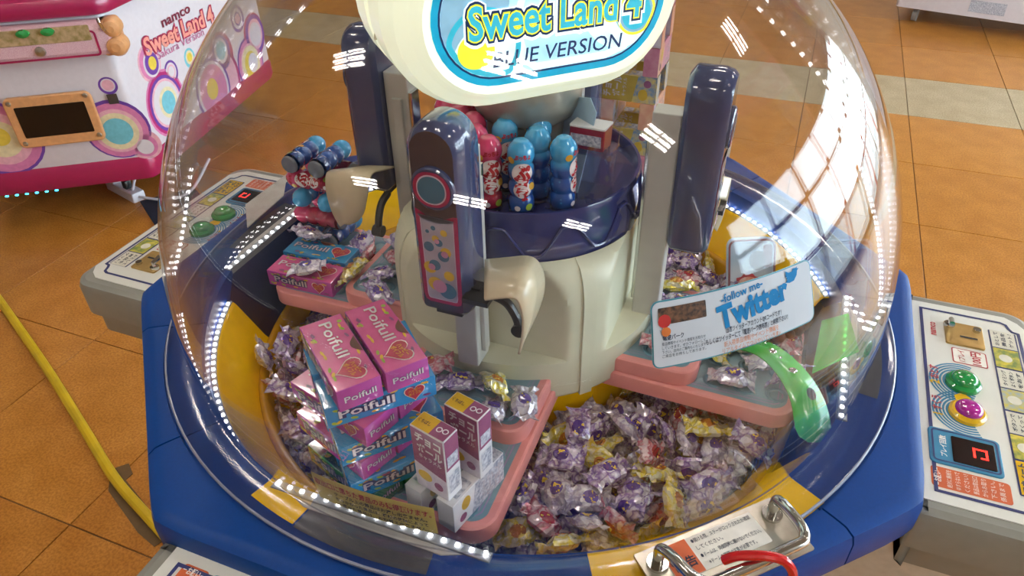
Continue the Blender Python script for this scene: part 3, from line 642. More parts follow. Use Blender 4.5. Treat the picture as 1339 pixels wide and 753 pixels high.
cpart('card_sheet', lambda g: (sheet(g, Pk, m_clam, fn, .0006), sheet(g, inset(Pk, .0012), m_card, fn, .0010), sheet(g, Pk, m_card, fn, 0)), card, cl)
cpart('bold_lettering', lambda g: (put(g, 'Twitter', .0265, m_cblue, fn, .073, .05, .014, .008, R(7), .0015, 3), put(g, '-follow me-', .0095, m_cblue, fn, .042, .02, .003, .0215, R(6), .0015)), card, cl)
bird = [(-.0075, -.003), (-.003, -.0045), (.002, -.004), (.0055, -.0005), (.0065, .003), (.0085, .0045), (.0065, .005), (.007, .0065), (.005, .0056), (.002, .006), (.0008, .004), (-.003, .004), (-.006, .006), (-.0062, .0035), (-.0068, .0015), (-.005, .001), (-.0062, -.0005), (-.0042, -.0012), (-.0045, -.0022)]
cpart('bird_mark', lambda g: g.add([(.056 + x * 1.05, .0195 + y * 1.05, .0016) for x, y in [(-.001, .001)] + bird], [(0, i + 1, (i + 1) % len(bird) + 1) for i in range(len(bird))], m_cblue, fn), card, cl)
cpart('small_lettering', lambda g: (put(g, '当店ツイッターアカウントQRコードです！', .0055, m_txt, fn, .056, .02, .013, -.0075, 0, .0015), put(g, 'もしくはツイッターにて「電遊パーク店布店」と検索下さい!!', .0055, m_txt, fn, .082, .02, .007, -.0135, 0, .0015), put(g, '新入荷景品情報やイベント情報を', .0055, m_txto, fn, .055, .0, .01, -.0195, 0, .0015), put(g, 'リアルタイムでつぶやいていきま♪', .0055, m_txto, fn, .058, .0, .01, -.0252, 0, .0015)), card, cl)
m_photo = mat('photo_dark', '#6a4a34', .4, hex2='#251b17', scale=260)
cpart('profile_print', lambda g: (sheet(g, rrect(-.074, -.032, .0085, .0225, .0006, 1), m_photo, fn, .0014), sheet(g, circ(-.069, .0115, .0055, 16), mat('badge_red', '#b32a2a', .4), fn, .0017), sheet(g, circ(-.068, .0025, .004, 16), m_txto, fn, .0017), put(g, '電遊パーク', .0048, m_txt, fn, .018, .02, -.062, -.0025, 0, .0016), *[put(g, t, .0032, m_txt, fn, .038, 0, -.053, -.0075 - .0035 * i, 0, .0016) for i, t in enumerate(('景品情報やイベント情報をお知らせ', 'していきます。ぜひフォローして', '下さい。店内のご案内もいたします', 'ご来店をお待ちしております。'))]), card, cl)
m_warny = mat('notice_yellow', '#d4c45e', .35, var=.03)
fn2 = sphm(-110.4, -4.6, .4628); wl = fn2(0, -.022, 0)
wn = thing('notice_strip', 'yellow notice strip with red Japanese lettering stuck low inside the dome', 'notice', wl)
cpart('notice_sheet', lambda g: (sheet(g, rrect(-.066, .066, -.022, .022, .001, 1), m_warny, fn2, 0)), wn, wl)
cpart('red_lettering', lambda g: put(g, '取出口に落ちた景品のみ獲得頂けます。', .0105, m_txtr, fn2, .126, .02, 0, .011, 0, .0008), wn, wl)
cpart('black_lettering', lambda g: [put(g, t, .0068, m_txt, fn2, .1, .02, .008, .0005 - .0085 * i, 0, .0008) for i, t in enumerate(('テーブル上の景品はお渡し出来ません。', '引っかかった景品は、機械の故障によって', '一度出た景品は、お取替え出来ません。'))], wn, wl)

# ---------------------------------------------------------------- prizes
def frame(az):
    q = R(az); return lambda n, t, z=0: (n * math.cos(q) - t * math.sin(q), n * math.sin(q) + t * math.cos(q), Z0 + z)
FR = {'front': frame(-112), 'right': frame(-22), 'back': frame(68), 'left': frame(158)}
# gummy boxes
BL, BW, BT = .115, .046, .0265
def gummy_mats(pref, main, side, dark): return (mat(pref + '_card', main, .22, coat=.7, hex2=dark, scale=35), mat(pref + '_side', side, .22, coat=.7, var=.05))
GK = {'pink': gummy_mats('gummy_pink', '#cf5f92', '#b04a9a', '#bb4a80'), 'blue': gummy_mats('gummy_blue', '#2f93c4', '#2b84bd', '#2478a8'), 'green': gummy_mats('gummy_green', '#35604a', '#3d7a4a', '#2a2c45')}
m_hole = mat('box_hole', '#5a2f22', .4); m_gl = mat('lettering_silver', '#dcd2da', .25, .2); m_gold2 = mat('lettering_gold', '#d2a02c', .35); m_heart = mat('heart_red', '#b02a4c', .3, coat=.5); m_gold_o = mat('heart_outline', '#e4d6d0', .4)
beans = [mat('bean_yellow', '#d4a21c', .3, coat=.4), mat('bean_lime', '#8ea52c', .3, coat=.4), mat('bean_purple', '#7a2a6a', .3, coat=.4)]
m_bar = mat('barcode', '#e6e2dc', .4, hex2='#77767a', scale=220)
def gtop(x, y, h): return (x, y, BT + h)
def gside(x, y, h): return (x, -BW / 2 - h, BT / 2 + y)
def gend(x, y, h): return (BL / 2 + h, x, BT / 2 + y)
def heart(cx, cy, s):
    return [(cx + s * .062 * 16 * math.sin(t) ** 3, cy + s * .062 * (13 * math.cos(t) - 5 * math.cos(2 * t) - 2 * math.cos(3 * t) - math.cos(4 * t))) for t in [2 * PI * i / 24 for i in range(24)]]
GM = {}
def gummy_meshes(kind):
    mm, ms = GK[kind]; out = []
    g = G(); slab(g, rrect(-BL/2, BL/2, -BW/2, BW/2, .0012, 2), 0, BT, ms, .001, mtop=mm); out.append(('carton', g.mesh('carton', True, 30)))
    g = G(); P = [(-.014 + .028 * i / 12, BW / 2 - .0012 - .0085 * math.sin(PI * i / 12)) for i in range(13)]; flat(g, P[::-1], m_hole, gtop, .0004); out.append(('thumb_hole', g.mesh('thumb_hole', 'keep')))
    g = G(); put(g, 'Poifull', .018, m_txt if kind == 'blue' else m_heart, gtop, .062, .04, -.018, .002, 0, .0005, 2); put(g, 'Poifull', .018, m_gl, gtop, .062, .012, -.018, .002, 0, .0008, 2)
    put(g, 'Poifull', .0145, m_line, gside, .059, .12, -.016, .001, 0, .0004, 2); put(g, 'Poifull', .0145, m_gl, gside, .058, .015, -.016, .001, 0, .0007, 2)
    put(g, 'Poifull', .0105, m_line, gend, .033, .03, 0, 0, 0, .0004, 2); put(g, 'Poifull', .0105, m_gl, gend, .033, .01, 0, 0, 0, .0007, 2); out.append(('lettering', g.mesh('lettering', 'keep')))
    g = G()
    for fnx, cx, cy, s in ((gtop, .034, .002, .0155), (gside, .034, 0, .0105)):
        flat(g, heart(cx, cy, s * 1.1), m_gold_o, fnx, .0005); flat(g, heart(cx, cy, s), m_heart, fnx, .0007)
        put(g, 'ハッピー', s * .42, m_gold2, fnx, s * 1.3, .03, cx, cy + s * .3, R(8), .001); put(g, 'ポイフル', s * .42, m_gold2, fnx, s * 1.3, .03, cx, cy - s * .12, R(8), .001)
    out.append(('heart_print', g.mesh('heart_print', 'keep')))
    g = G(); rnd = random.Random(5)
    for fnx, a, b_ in ((gtop, BL / 2 - .006, BW / 2 - .005), (gside, BL / 2 - .006, BT / 2 - .004)):
        for i in range(16):
            x = rnd.uniform(-a, a); y = rnd.choice((-1, 1)) * rnd.uniform(b_ * .8, b_); q = rnd.uniform(0, PI); c, s = math.cos(q), math.sin(q)
            flat(g, [(x + u * c - v_ * s, y + (u * s + v_ * c) * .55) for u, v_ in circ(0, 0, .0045, 12, .0026)], beans[i % 3], fnx, .00035)
    out.append(('bean_print', g.mesh('bean_print', 'keep')))
    g = G(); box(g, -BL / 2 + .008, -BL / 2 + .03, BW / 2 - .0001, BW / 2 + .0003, .005, BT - .005, m_bar); out.append(('barcode', g.mesh('barcode')))
    return out
for k in GK: GM[k] = gummy_meshes(k)
def gummy(kind, loc, az, label, group=None):
    o = thing('gummy_box', label, 'candy box', loc, R(az), group)
    for nm, me in GM[kind]: obj(nm, me, o)
    return o
cx, cy = .352, -.052; zt = -.0445
ordn = ['bottom', 'second', 'third', 'fourth', 'fifth', 'sixth', 'top']
layers = [('green', -42), ('blue', 28), ('pink', -42), ('blue', 27), ('pink', -38), ('blue', 24), ('pink', -60)]
for i, (kd, az) in enumerate(layers):
    z = zt + BT * i + .0006 * i
    q = R(az); pxv = Vector((-math.sin(q), math.cos(q), 0))
    ctr = Vector(FR['front'](cx - .006 * (i == 6), cy + .004 * math.sin(i * 2.1), z))
    sep = .0485 if i < 6 else .0505
    for s in ((-1, 1)):
        p = ctr + pxv * s * (sep / 2 + (.003 if kd == 'blue' else 0)) + Vector((math.cos(q), math.sin(q), 0)) * ((.009 if kd == 'blue' else -.014) if i < 6 else 0)
        where = {('pink', 1): 'far', ('pink', -1): 'near', ('blue', 1): 'far', ('blue', -1): 'near', ('green', 1): 'far', ('green', -1): 'near'}[(kd, s)]
        if i == 6: lab = 'pink gummy candy box, %s of the two on top of the stack' % ('right' if s > 0 else 'left')
        else: lab = '%s gummy candy box, %s of its pair, %s layer of the front stack' % (kd, where, ordn[i])
        gummy(kd, p, az + (180 if i == 6 and False else 0), lab, 'gummy boxes stacked on the front table')
gummy('pink', FR['left'](.344, .066, zt), 158 + 180 + 2, 'pink gummy candy box lying in front of the bottle stack', 'gummy boxes on the left table')
gummy('blue', FR['left'](.352, .012, zt), 158 + 180 + 2, 'blue gummy candy box behind the pink one on the left table', 'gummy boxes on the left table')
# chocolate ball boxes
CL, CW, CT = .09, .044, .0225
m_cb = mat('choco_plum', '#945578', .25, coat=.6, hex2='#82466a', scale=50); m_cbw = mat('choco_pale', '#cfc6d2', .3, coat=.5, hex2='#b7a9c0', scale=70); m_cby = mat('choco_yellow', '#cda51c', .3, coat=.5); m_white = mat('carton_white', '#d8d8dc', .35, coat=.3, var=.02); m_print = mat('fine_print', '#c9cbd3', .4, hex2='#7d8296', scale=240)
def cb_front(x, y, h): return (x, -CT / 2 - h, CL / 2 + y)
def cb_back(x, y, h): return (-x, CT / 2 + h, CL / 2 + y)
def cb_side(x, y, h): return (CW / 2 + h, x, CL / 2 + y)
def cb_side2(x, y, h): return (-CW / 2 - h, -x, CL / 2 + y)
def cb_top(x, y, h): return (x, y, CL + h)
def choco_meshes(cbk, body, pic, base=None):
    out = []; g = G(); slab(g, rrect(-CW/2, CW/2, -CT/2, CT/2, .0006, 1), 0, CL, base or m_white, .0006); out.append(('carton', g.mesh('carton', False)))
    for fnx in (cb_front, cb_back):
        g = G(); flat(g, [(-CW/2+.0008, -CL/2+.038), (CW/2-.0008, -CL/2+.03), (CW/2-.0008, CL/2-.0008), (-CW/2+.0008, CL/2-.0008)], body, fnx, .0003)
        flat(g, [(-CW/2+.0008, -CL/2+.0008), (CW/2-.0008, -CL/2+.0008), (CW/2-.0008, -CL/2+.03), (-CW/2+.0008, -CL/2+.038)], pic, fnx, .0003)
        flat(g, circ(-.008, -.024, .0095, 20, .0075), m_cby, fnx, .0005); flat(g, circ(.01, -.03, .006, 16), m_cb, fnx, .0005)
        put(g, 'チョコ', .0145, m_gl, fnx, .034, .04, .001, .033, R(-3), .0006); put(g, 'ボール', .0145, m_gl, fnx, .034, .04, .002, .018, R(-3), .0006); put(g, 'キャラメル', .007, m_gl, fnx, .03, .02, .002, .006, R(-3), .0006)
        out.append(('front_print', g.mesh('front_print', 'keep')))
    for fnx in (cb_side, cb_side2):
        g = G(); flat(g, [(-CT/2+.001, 0), (CT/2-.001, .0), (CT/2-.001, CL/2-.001), (-CT/2+.001, CL/2-.001)], body, fnx, .0003); flat(g, [(-CT/2+.003, .004), (CT/2-.003, .004), (CT/2-.003, .02), (-CT/2+.003, .02)], m_print, fnx, .0005); flat(g, [(-CT/2+.003, -.035), (CT/2-.003, -.035), (CT/2-.003, -.008), (-CT/2+.003, -.008)], m_print, fnx, .0005)
        out.append(('side_print', g.mesh('side_print', 'keep')))
    g = G(); flat(g, [(-CW/2+.001, -CT/2+.001), (.002, -CT/2+.001), (.002, CT/2-.001), (-CW/2+.001, CT/2-.001)], m_cby, cb_top, .0003); flat(g, [(.002, -CT/2+.001), (CW/2-.001, -CT/2+.001), (CW/2-.001, CT/2-.001), (.002, CT/2-.001)], cbk, cb_top, .0003)
    put(g, 'くちばし', .0055, m_txt, cb_top, .016, .02, -.011, 0, 0, .0006); band(g, circ(.008, 0, .0035, 16), .0012, m_white, cb_top, .0006); band(g, circ(.015, .001, .0035, 16), .0012, m_white, cb_top, .0006); out.append(('top_print', g.mesh('top_print', 'keep')))
    return out
CK = {'plum': choco_meshes(m_cb, m_cb, m_cbw)}
m_p1 = mat('choco_pinkbox', '#c98aa0', .3, coat=.5, hex2='#b86a88', scale=60); m_p2 = mat('choco_goldbox', '#b59a3c', .3, coat=.5, hex2='#a58a30', scale=60); m_p3 = mat('choco_bluepic', '#6a84a8', .35, hex2='#c9b06a', scale=130); m_p4 = mat('choco_peach', '#d8a58a', .3, coat=.5, hex2='#cf8a78', scale=60)
CK['pink'] = choco_meshes(m_cb, m_p1, m_p4, m_p1); CK['gold'] = choco_meshes(m_p2, m_p2, m_p3, m_p3); CK['peach'] = choco_meshes(m_p4, m_p4, m_cbw, m_p4)
CK['white'] = choco_meshes(m_white, m_print, m_white)
def choco(kind, loc, rot, label, group):
    o = thing('chocolate_box', label, 'candy box', loc, 0, group); o.rotation_euler = rot
    for nm, me in CK[kind]: obj(nm, me, o)
    return o
F = FR['front']; A = -36
# two cartons lying on their long edge, two standing on them
def lying(kind, loc, az, label, group):   # long axis along az, resting on the narrow side
    M_ = Matrix.Rotation(R(az), 4, 'Z') @ Matrix(((0, 0, 1, 0), (0, 1, 0, 0), (-1, 0, 0, 0), (0, 0, 0, 1)))
    return choco(kind, (loc[0], loc[1], loc[2] + CW / 2), M_.to_euler(), label, group)
lying('white', F(.400, .0575, zt), 54, 'pale carton lying on its edge, right of two under the standing boxes', 'pale cartons lying on the front table')
lying('white', F(.396, .018, zt), 54, 'pale carton lying on its edge, left of two under the standing boxes', 'pale cartons lying on the front table')
choco('plum', F(.381, .043, zt + CW + .0004), (0, 0, R(A)), 'plum chocolate carton standing upright, nearer the dome front', 'upright chocolate cartons')
choco('plum', F(.343, .063, zt + CW + .0004), (0, 0, R(A)), 'plum chocolate carton standing upright, farther back', 'upright chocolate cartons')
# tower of cartons on the back table
kinds = ['peach', 'gold', 'pink', 'gold', 'peach', 'gold', 'pink', 'peach', 'pink']
for i, kd in enumerate(kinds):
    z = zt + i * (CW + .0004) + .0
    for s in (-1, 1):
        if i % 2 == 0: p = FR['back'](.325 - .045, -.066 + s * .0325, z); az = 68
        else: p = FR['back'](.325 + s * .0325, -.066 - .045, z); az = 158
        lying(kd, p, az, '%s chocolate carton, %s of pair, %s layer of the tower behind the sign' % ({'peach': 'peach', 'gold': 'golden', 'pink': 'pink'}[kd], ('left', 'right')[s < 0] if i % 2 == 0 else ('far', 'near')[s < 0], ('lowest', 'second', 'third', 'fourth', 'fifth', 'sixth', 'seventh', 'eighth', 'topmost')[i]), 'cartons in the tower behind the sign')
# bottle shaped candy tubs
prof = [(0.0003, .0932), (.006, .0935), (.0085, .0925), (.0095, .0905), (.0125, .088), (.0155, .082), (.0162, .0755), (.0148, .0695), (.0128, .0665), (.0128, .0655), (.0148, .0625), (.0158, .056), (.0148, .0495), (.0132, .0465), (.0132, .0455), (.0148, .0425), (.0158, .036), (.0148, .0295), (.0132, .0265), (.0132, .0255), (.0148, .0225), (.0158, .016), (.0154, .008), (.0145, .0025), (.013, .0), (.0003, .0)]
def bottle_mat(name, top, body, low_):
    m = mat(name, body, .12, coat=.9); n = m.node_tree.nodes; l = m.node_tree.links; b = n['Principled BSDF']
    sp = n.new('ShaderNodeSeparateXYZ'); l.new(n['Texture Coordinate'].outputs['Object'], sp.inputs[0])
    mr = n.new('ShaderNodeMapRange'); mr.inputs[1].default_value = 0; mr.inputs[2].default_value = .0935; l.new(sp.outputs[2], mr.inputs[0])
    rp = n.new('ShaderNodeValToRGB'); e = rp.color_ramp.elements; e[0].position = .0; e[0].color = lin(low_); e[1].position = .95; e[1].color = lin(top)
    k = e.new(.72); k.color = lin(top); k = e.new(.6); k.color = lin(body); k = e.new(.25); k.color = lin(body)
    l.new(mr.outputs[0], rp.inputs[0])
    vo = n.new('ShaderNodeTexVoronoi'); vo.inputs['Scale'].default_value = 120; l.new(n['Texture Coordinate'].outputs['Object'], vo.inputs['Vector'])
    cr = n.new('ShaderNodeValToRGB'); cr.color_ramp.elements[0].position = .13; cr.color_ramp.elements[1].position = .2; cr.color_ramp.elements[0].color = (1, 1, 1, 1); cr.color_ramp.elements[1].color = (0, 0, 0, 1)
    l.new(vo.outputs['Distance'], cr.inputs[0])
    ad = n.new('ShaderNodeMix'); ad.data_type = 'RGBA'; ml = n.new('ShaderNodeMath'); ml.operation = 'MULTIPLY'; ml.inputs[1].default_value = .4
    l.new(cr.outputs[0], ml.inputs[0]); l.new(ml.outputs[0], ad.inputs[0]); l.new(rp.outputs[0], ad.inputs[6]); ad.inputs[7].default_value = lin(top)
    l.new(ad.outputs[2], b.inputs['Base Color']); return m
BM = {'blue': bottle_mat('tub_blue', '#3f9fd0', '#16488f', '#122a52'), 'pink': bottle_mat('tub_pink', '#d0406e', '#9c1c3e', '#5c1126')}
m_tubw = mat('tub_white', '#e6dcdc', .25, coat=.5); m_tubr = mat('tub_red', '#b01828', .25, coat=.5); m_tuby = mat('tub_yellow', '#d8a22a', .3, coat=.4); m_tubg = mat('tub_base_grey', '#6f7680', .25, coat=.5)
def bw(rad): return lambda x, y, h: ((rad + h) * math.sin(x / rad), -(rad + h) * math.cos(x / rad), y)
def bulge(x, y, h):
    r = .0154
    for (r0, z0_), (r1, z1_) in zip(prof, prof[1:]):
        if z1_ <= y <= z0_ and z0_ > z1_: r = r0 + (r1 - r0) * (z0_ - y) / (z0_ - z1_); break
    r = max(r, .0145); a = x / .0155; return ((r + h) * math.sin(a), -(r + h) * math.cos(a), y)
TM = {}
for kd in BM:
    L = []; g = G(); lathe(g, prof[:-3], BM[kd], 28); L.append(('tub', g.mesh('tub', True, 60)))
    g = G(); lathe(g, [(.0146, .0035), (.0135, .0), (.0125, -.0008), (.0003, -.0008)], m_tubg, 24); L.append(('tub_base', g.mesh('tub_base', True, 50)))
    g = G()
    for cy_, rr in ((.058, .0128), (.037, .0108)): sheet(g, circ(0, cy_, rr, 22), m_tubw, bulge, .0005, 8)
    L.append(('white_patch', g.mesh('white_patch', 'keep')))
    g = G(); put(g, 'ぷ', .023, m_tubr, bulge, .0205, .05, 0, .0585, 0, .0009, 2); put(g, 'っ', .011, m_tubr, bulge, None, .05, .0035, .0475, 0, .0009, 2); put(g, 'ち', .019, m_tubr, bulge, .016, .05, -.001, .0375, 0, .0009, 2); put(g, 'ょ', .011, m_tubr, bulge, None, .05, .003, .027, 0, .0009, 2); put(g, 'ぷっちょ', .0065, m_tubr, bulge, .018, .05, 0, .0785, 0, .0009, 2); L.append(('lettering', g.mesh('lettering', 'keep')))
    g = G(); sheet(g, circ(.0125, .04, .0045, 12), m_tuby, bulge, .0006, 6); sheet(g, circ(-.0135, .0735, .0045, 12), m_tuby, bulge, .0006, 6); sheet(g, circ(.008, .014, .0045, 12), beans[1], bulge, .0006, 6); sheet(g, circ(-.006, .013, .0035, 12), m_tubw, bulge, .0006, 6); L.append(('fruit_print', g.mesh('fruit_print', 'keep')))
    TM[kd] = L
def tub(kd, loc, rot, label, group):
    o = thing('candy_tub', label, 'candy tub', loc, 0, group); o.rotation_euler = rot
    for nm, me in TM[kd]: obj(nm, me, o)
    return o
TZ = Z0 + .1885
for kd, x, y, rz, lab in (('blue', -.009, -.119, 5, 'blue candy tub with red lettering, front of the navy tray'), ('pink', -.046, -.109, 12, 'pink candy tub left of the front blue tub on the navy tray'), ('blue', .040, -.113, 70, 'blue candy tub turned sideways, rightmost in the navy tray'), ('blue', .011, -.087, 120, 'dark blue candy tub turned backwards behind the front pair'), ('blue', -.027, -.062, 20, 'blue candy tub behind the pink one, left of the pedestal'), ('blue', .014, -.0535, -30, 'blue candy tub close to the silver pedestal front'), ('pink', -.0615, -.0775, -20, 'pink candy tub behind the front pod top'), ('pink', -.065, -.043, 30, 'pink candy tub, third along the left tray edge'), ('pink', -.0875, -.0615, 200, 'pink candy tub hidden mostly by the front pod'), ('pink', -.084, -.018, 40, 'pink candy tub deep in the tray under the sign'), ('pink', -.101, .012, 80, 'pink candy tub at the left back of the navy tray'), ('blue', -.104, -.03, 100, 'blue candy tub at the left edge of the navy tray'), ('pink', -.068, .03, 10, 'pink candy tub left of the pedestal at the back')):
    tub(kd, (x, y, TZ), (0, 0, R(rz)), lab, 'candy tubs in the navy prize tray')
# stack of tubs lying crosswise on the left table
BR = .0164; LY = 2 * BR + .0006
def lying_tub(kd, base, az, spin, label):
    q = R(az); M_ = Matrix.Rotation(q, 4, 'Z') @ Matrix(((0, 0, 1, 0), (0, 1, 0, 0), (-1, 0, 0, 0), (0, 0, 0, 1))) @ Matrix.Rotation(R(spin), 4, 'Z')
    return tub(kd, base, M_.to_euler(), label, 'candy tubs stacked crosswise on the left table')
FL = FR['left']
for i in range(5):
    z = -.0425 + BR + LY * i
    for s in (-1, 1):
        pos = 'outer' if s > 0 else 'inner'
        if i % 2 == 0:     # along the tangent; base or cap towards the camera
            flip = i == 2
            t0_ = -.022 if not flip else -.022 - .0935
            lying_tub('blue', FL(.385 + s * .0245, t0_, z), 158 + (270 if not flip else 90), (150, 0, 40, 0, 200)[i] + 20 * s, 'blue candy tub lying, %s of its pair, %s layer of the tub stack' % (pos, ordn[i] if i < 4 else 'top'))
        else:
            lying_tub('pink', FL(.385 - .0467, -.068 + s * .0255, z), 158, 60 * i + 25 * s, 'pink candy tub lying crosswise, %s of its pair, %s layer of the tub stack' % ('far' if s < 0 else 'near', ordn[i]))
# acrylic display stand in the navy tray with a red packet and a card
st = thing('acrylic_stand', 'clear acrylic display stand at the right of the navy tray', 'display stand', (.08, -.05, TZ), R(-25))
for nm, v in (('stand_back', [(-.028, .0, .0), (.028, .0, .0), (.028, .03, .1), (-.028, .03, .1)]), ('stand_base', [(-.028, -.04, .001), (.028, -.04, .001), (.028, .0, .001), (-.028, .0, .001)]), ('stand_shelf', [(-.03, -.035, .055), (.03, -.035, .055), (.03, .016, .05), (-.03, .016, .05)]), ('stand_lip', [(-.03, -.035, .055), (.03, -.035, .055), (.03, -.037, .068), (-.03, -.037, .068)])):
    g = G(); g.add(v, [(0, 1, 2, 3)], m_acry); me = g.mesh(nm); bm = bmesh.new(); bm.from_mesh(me); bmesh.ops.solidify(bm, geom=bm.faces[:], thickness=.0025); bm.to_mesh(me); bm.free(); obj(nm, me, st)
for x in (-.029, .029):
    g = G(); tube(g, [(x, -.036, .054), (x, -.004, .002)], .0018, m_acry, 6); g.build('stand_leg', st)
g = G(); slab(g, rrect(-.022, .022, -.016, .016, .002, 2), 0, .026, mat('packet_red', '#8c1c34', .25, coat=.6), .0015); slab(g, rrect(-.0225, .0225, -.0165, .0165, .002, 2), .026, .028, m_white, .0005)
rb = thing('red_packet', 'dark red packet resting on the acrylic stand shelf', 'packet', Vector((.08, -.05, TZ)) + Matrix.Rotation(R(-25), 3, 'Z') @ Vector((0, -.010, .0565)), R(-25)); me = g.mesh('packet_body'); o = obj('packet_body', me, rb); o.rotation_euler = (R(-4), 0, 0)
g = G(); box(g, -.019, .019, -.0170, -.0166, .006, .02, m_print); obj('packet_print', g.mesh('packet_print'), rb)
m_pop = mat('pop_lightblue', '#a9c4dc', .35, coat=.3); m_popo = mat('pop_orange', '#d4703c', .4, hex2='#e6d8cc', scale=90)
pc = thing('price_card', 'light blue and orange printed card leaning beside the acrylic stand', 'card', (.047, -.05, TZ), R(-62))
g = G(); slab(g, [(-.03, 0), (.03, 0), (.03, .1), (.012, .112), (-.03, .1)], 0, .0012, m_pop, .0002, lambda x, y, h: (x, h + y * .22, y)); obj('card_sheet', g.mesh('card_sheet'), pc)
for zc, rr in ((.03, .011), (.066, .013)):
    g = G(); flat(g, circ(.003, zc, rr, 20), m_popo, lambda x, y, h: (x, -.0006 + y * .22, y)); obj('card_print', g.mesh('card_print', 'keep'), pc)
# prize packets resting at the back of the right chute
FRr = FR['right']
pk = thing('printed_packet', 'light blue printed packet with a red burst at the right back chute', 'packet', (.372, .088, Z0 - .122), R(-88))
g = G(); m_pk = mat('packet_sky', '#9fc0dd', .2, coat=.7, hex2='#c2d6e6', scale=25)
Pp = rrect(-.04, .04, 0, .1, .014, 5)
slab(g, Pp, -.006, .006, m_pk, .005, lambda x, y, h: (h - y * .45, x, .02 + y * .85), both=True); obj('pouch', g.mesh('pouch', True, 40), pk)
pkf = lambda x, y, h: (.0066 + h - y * .45, x, .0228 + y * .85)
for nm, P, mm in (('burst_print', [(-.006 + (.02 if i % 2 else .024) * math.cos(2 * PI * i / 20), .022 + (.016 if i % 2 else .019) * math.sin(2 * PI * i / 20)) for i in range(20)], m_txtr), ('burst_print', circ(-.006, .023, .017, 20, .0125), m_popo), ('picture_print', circ(.01, .062, .014, 18, .017), mat('picture_brown', '#4b3030', .4)), ('picture_print', rrect(.018, .034, .05, .09, .006, 3), mat('picture_plum', '#6e4550', .4))):
    g = G(); flat(g, P, mm, pkf, .0006 if nm == 'picture_print' else .0004 + (.0006 if mm is m_popo else 0)); obj(nm, g.mesh(nm, 'keep'), pk)
g = G(); band(g, inset(Pp, .001), .0035, mat('packet_edge', '#8c5a60', .3), pkf, .0003); obj('edge_print', g.mesh('edge_print', 'keep'), pk)
pb = thing('snack_bag', 'clear bag of brown snacks behind the follow card', 'bag', FRr(.362, .05, -.0442), R(-22))
g = G(); rnd = random.Random(8); m_sn = mat('snack_brown', '#8c4f2c', .4, hex2='#3b231c', scale=50)
for i in range(26):
    x, y, z = rnd.uniform(-.02, .02), rnd.uniform(-.035, .035), rnd.uniform(.012, .065); r = rnd.uniform(.008, .013)
    lathe(g, [(.0003, r * .8), (r * .7, r * .55), (r, 0), (r * .7, -r * .55), (.0003, -r * .8)], m_sn, 8, fn=lambda a, b_, c: (x + a, y + b_, z + c))
o = obj('snacks', g.mesh('snacks', True, 80), pb); o['kind'] = 'stuff'
g = G(); lathe(g, [(.0003, .0), (.03, .002), (.046, .02), (.05, .045), (.04, .075), (.022, .09), (.026, .105)], m_acry, 18, fn=lambda a, b_, c: (a * .62 + .0015 * math.sin(b_ * 300 + c * 200), b_, c)); obj('bag_film', g.mesh('bag_film', True, 50), pb)
# red plastic hook on the handle
q = R(-67); hk = Vector((.5335 * math.cos(q) - (-.012) * math.sin(q), .5335 * math.sin(q) + (-.012) * math.cos(q), Z0 + .044))
hook = thing('red_hook', 'glossy red plastic hook hung over the chrome dome handle', 'hook', hk, q)
g = G(); tube(g, smoothpath([(-.016, -.027, -.004), (-.010, -.02, .006), (-.002, -.009, .0115), (.006, .004, .0125), (.013, .014, .009), (.018, .0205, -.002), (.0195, .023, -.016), (.018, .023, -.032)], 5), .0046, m_red, 10); obj('hook_loop', g.mesh('hook_loop', True), hook)

# ---------------------------------------------------------------- things around the machine
pts = [(-1.80, 1.16), (-1.448, .794), (-1.215, .539), (-1.056, .364), (-.932, .251), (-.78, .12), (-.62, .0)]
g = G(); tube(g, smoothpath([(x, y, .014) for x, y in pts], 6), .013, mat('cable_yellow', '#c9a913', .4, var=.1, scale=15), 10)
cb = g.build('yellow_cable', None, True); tag(cb, 'yellow cable running across the floor to the machine', 'cable')
g = G(); P = [(-1.085, .40), (-1.045, .42), (-1.02, .385), (-1.03, .365), (-.9, .24), (-.86, .185), (-.88, .165), (-.935, .205), (-1.06, .33)]
slab(g, P, .0, .0015, mat('tape_brown', '#5d4420', .5), 0); tp = g.build('floor_tape', None); tag(tp, 'torn brown tape on the floor under the yellow cable end', 'tape')
# pink sister machine at the left
pm = thing('pink_arcade_machine', 'white and pink candy arcade machine with coloured circles at upper left', 'arcade machine')
a1, a2 = R(-76.4), R(-10); n1 = Vector((math.cos(a1), math.sin(a1), 0)); t1 = Vector((-math.sin(a1), math.cos(a1), 0)); n2 = Vector((math.cos(a2), math.sin(a2), 0)); t2 = Vector((-math.sin(a2), math.cos(a2), 0)); D1, D2 = -1.9718, -1.6722
def f1(x, y, h): p = n1 * (D1 + h) + t1 * x; return (p.x, p.y, y)
def f2(x, y, h): p = n2 * (D2 + h) + t2 * x; return (p.x, p.y, y)
m_pw = mat('machine_white', '#cfc9d0', .35, coat=.3, var=.02); m_pp = mat('machine_pink', '#9a164c', .3, coat=.4, var=.03); m_peach = mat('machine_peach', '#d39a68', .35, coat=.2); m_mesh = mat('machine_mesh', '#d9b9c0', .45, hex2='#c79aa8', scale=400)
cor = Vector((-1.40, 1.69, 0)); foot = [f1(-1.62, 0, 0)[:2], (cor.x, cor.y), f2(2.53, 0, 0)[:2], (-2.0, 3.35), (-2.75, 2.6)]
def ppoly(P, z0_, z1_, m, ch=.02):
    g = G(); slab(g, P, z0_, z1_, m, ch, both=True); return g
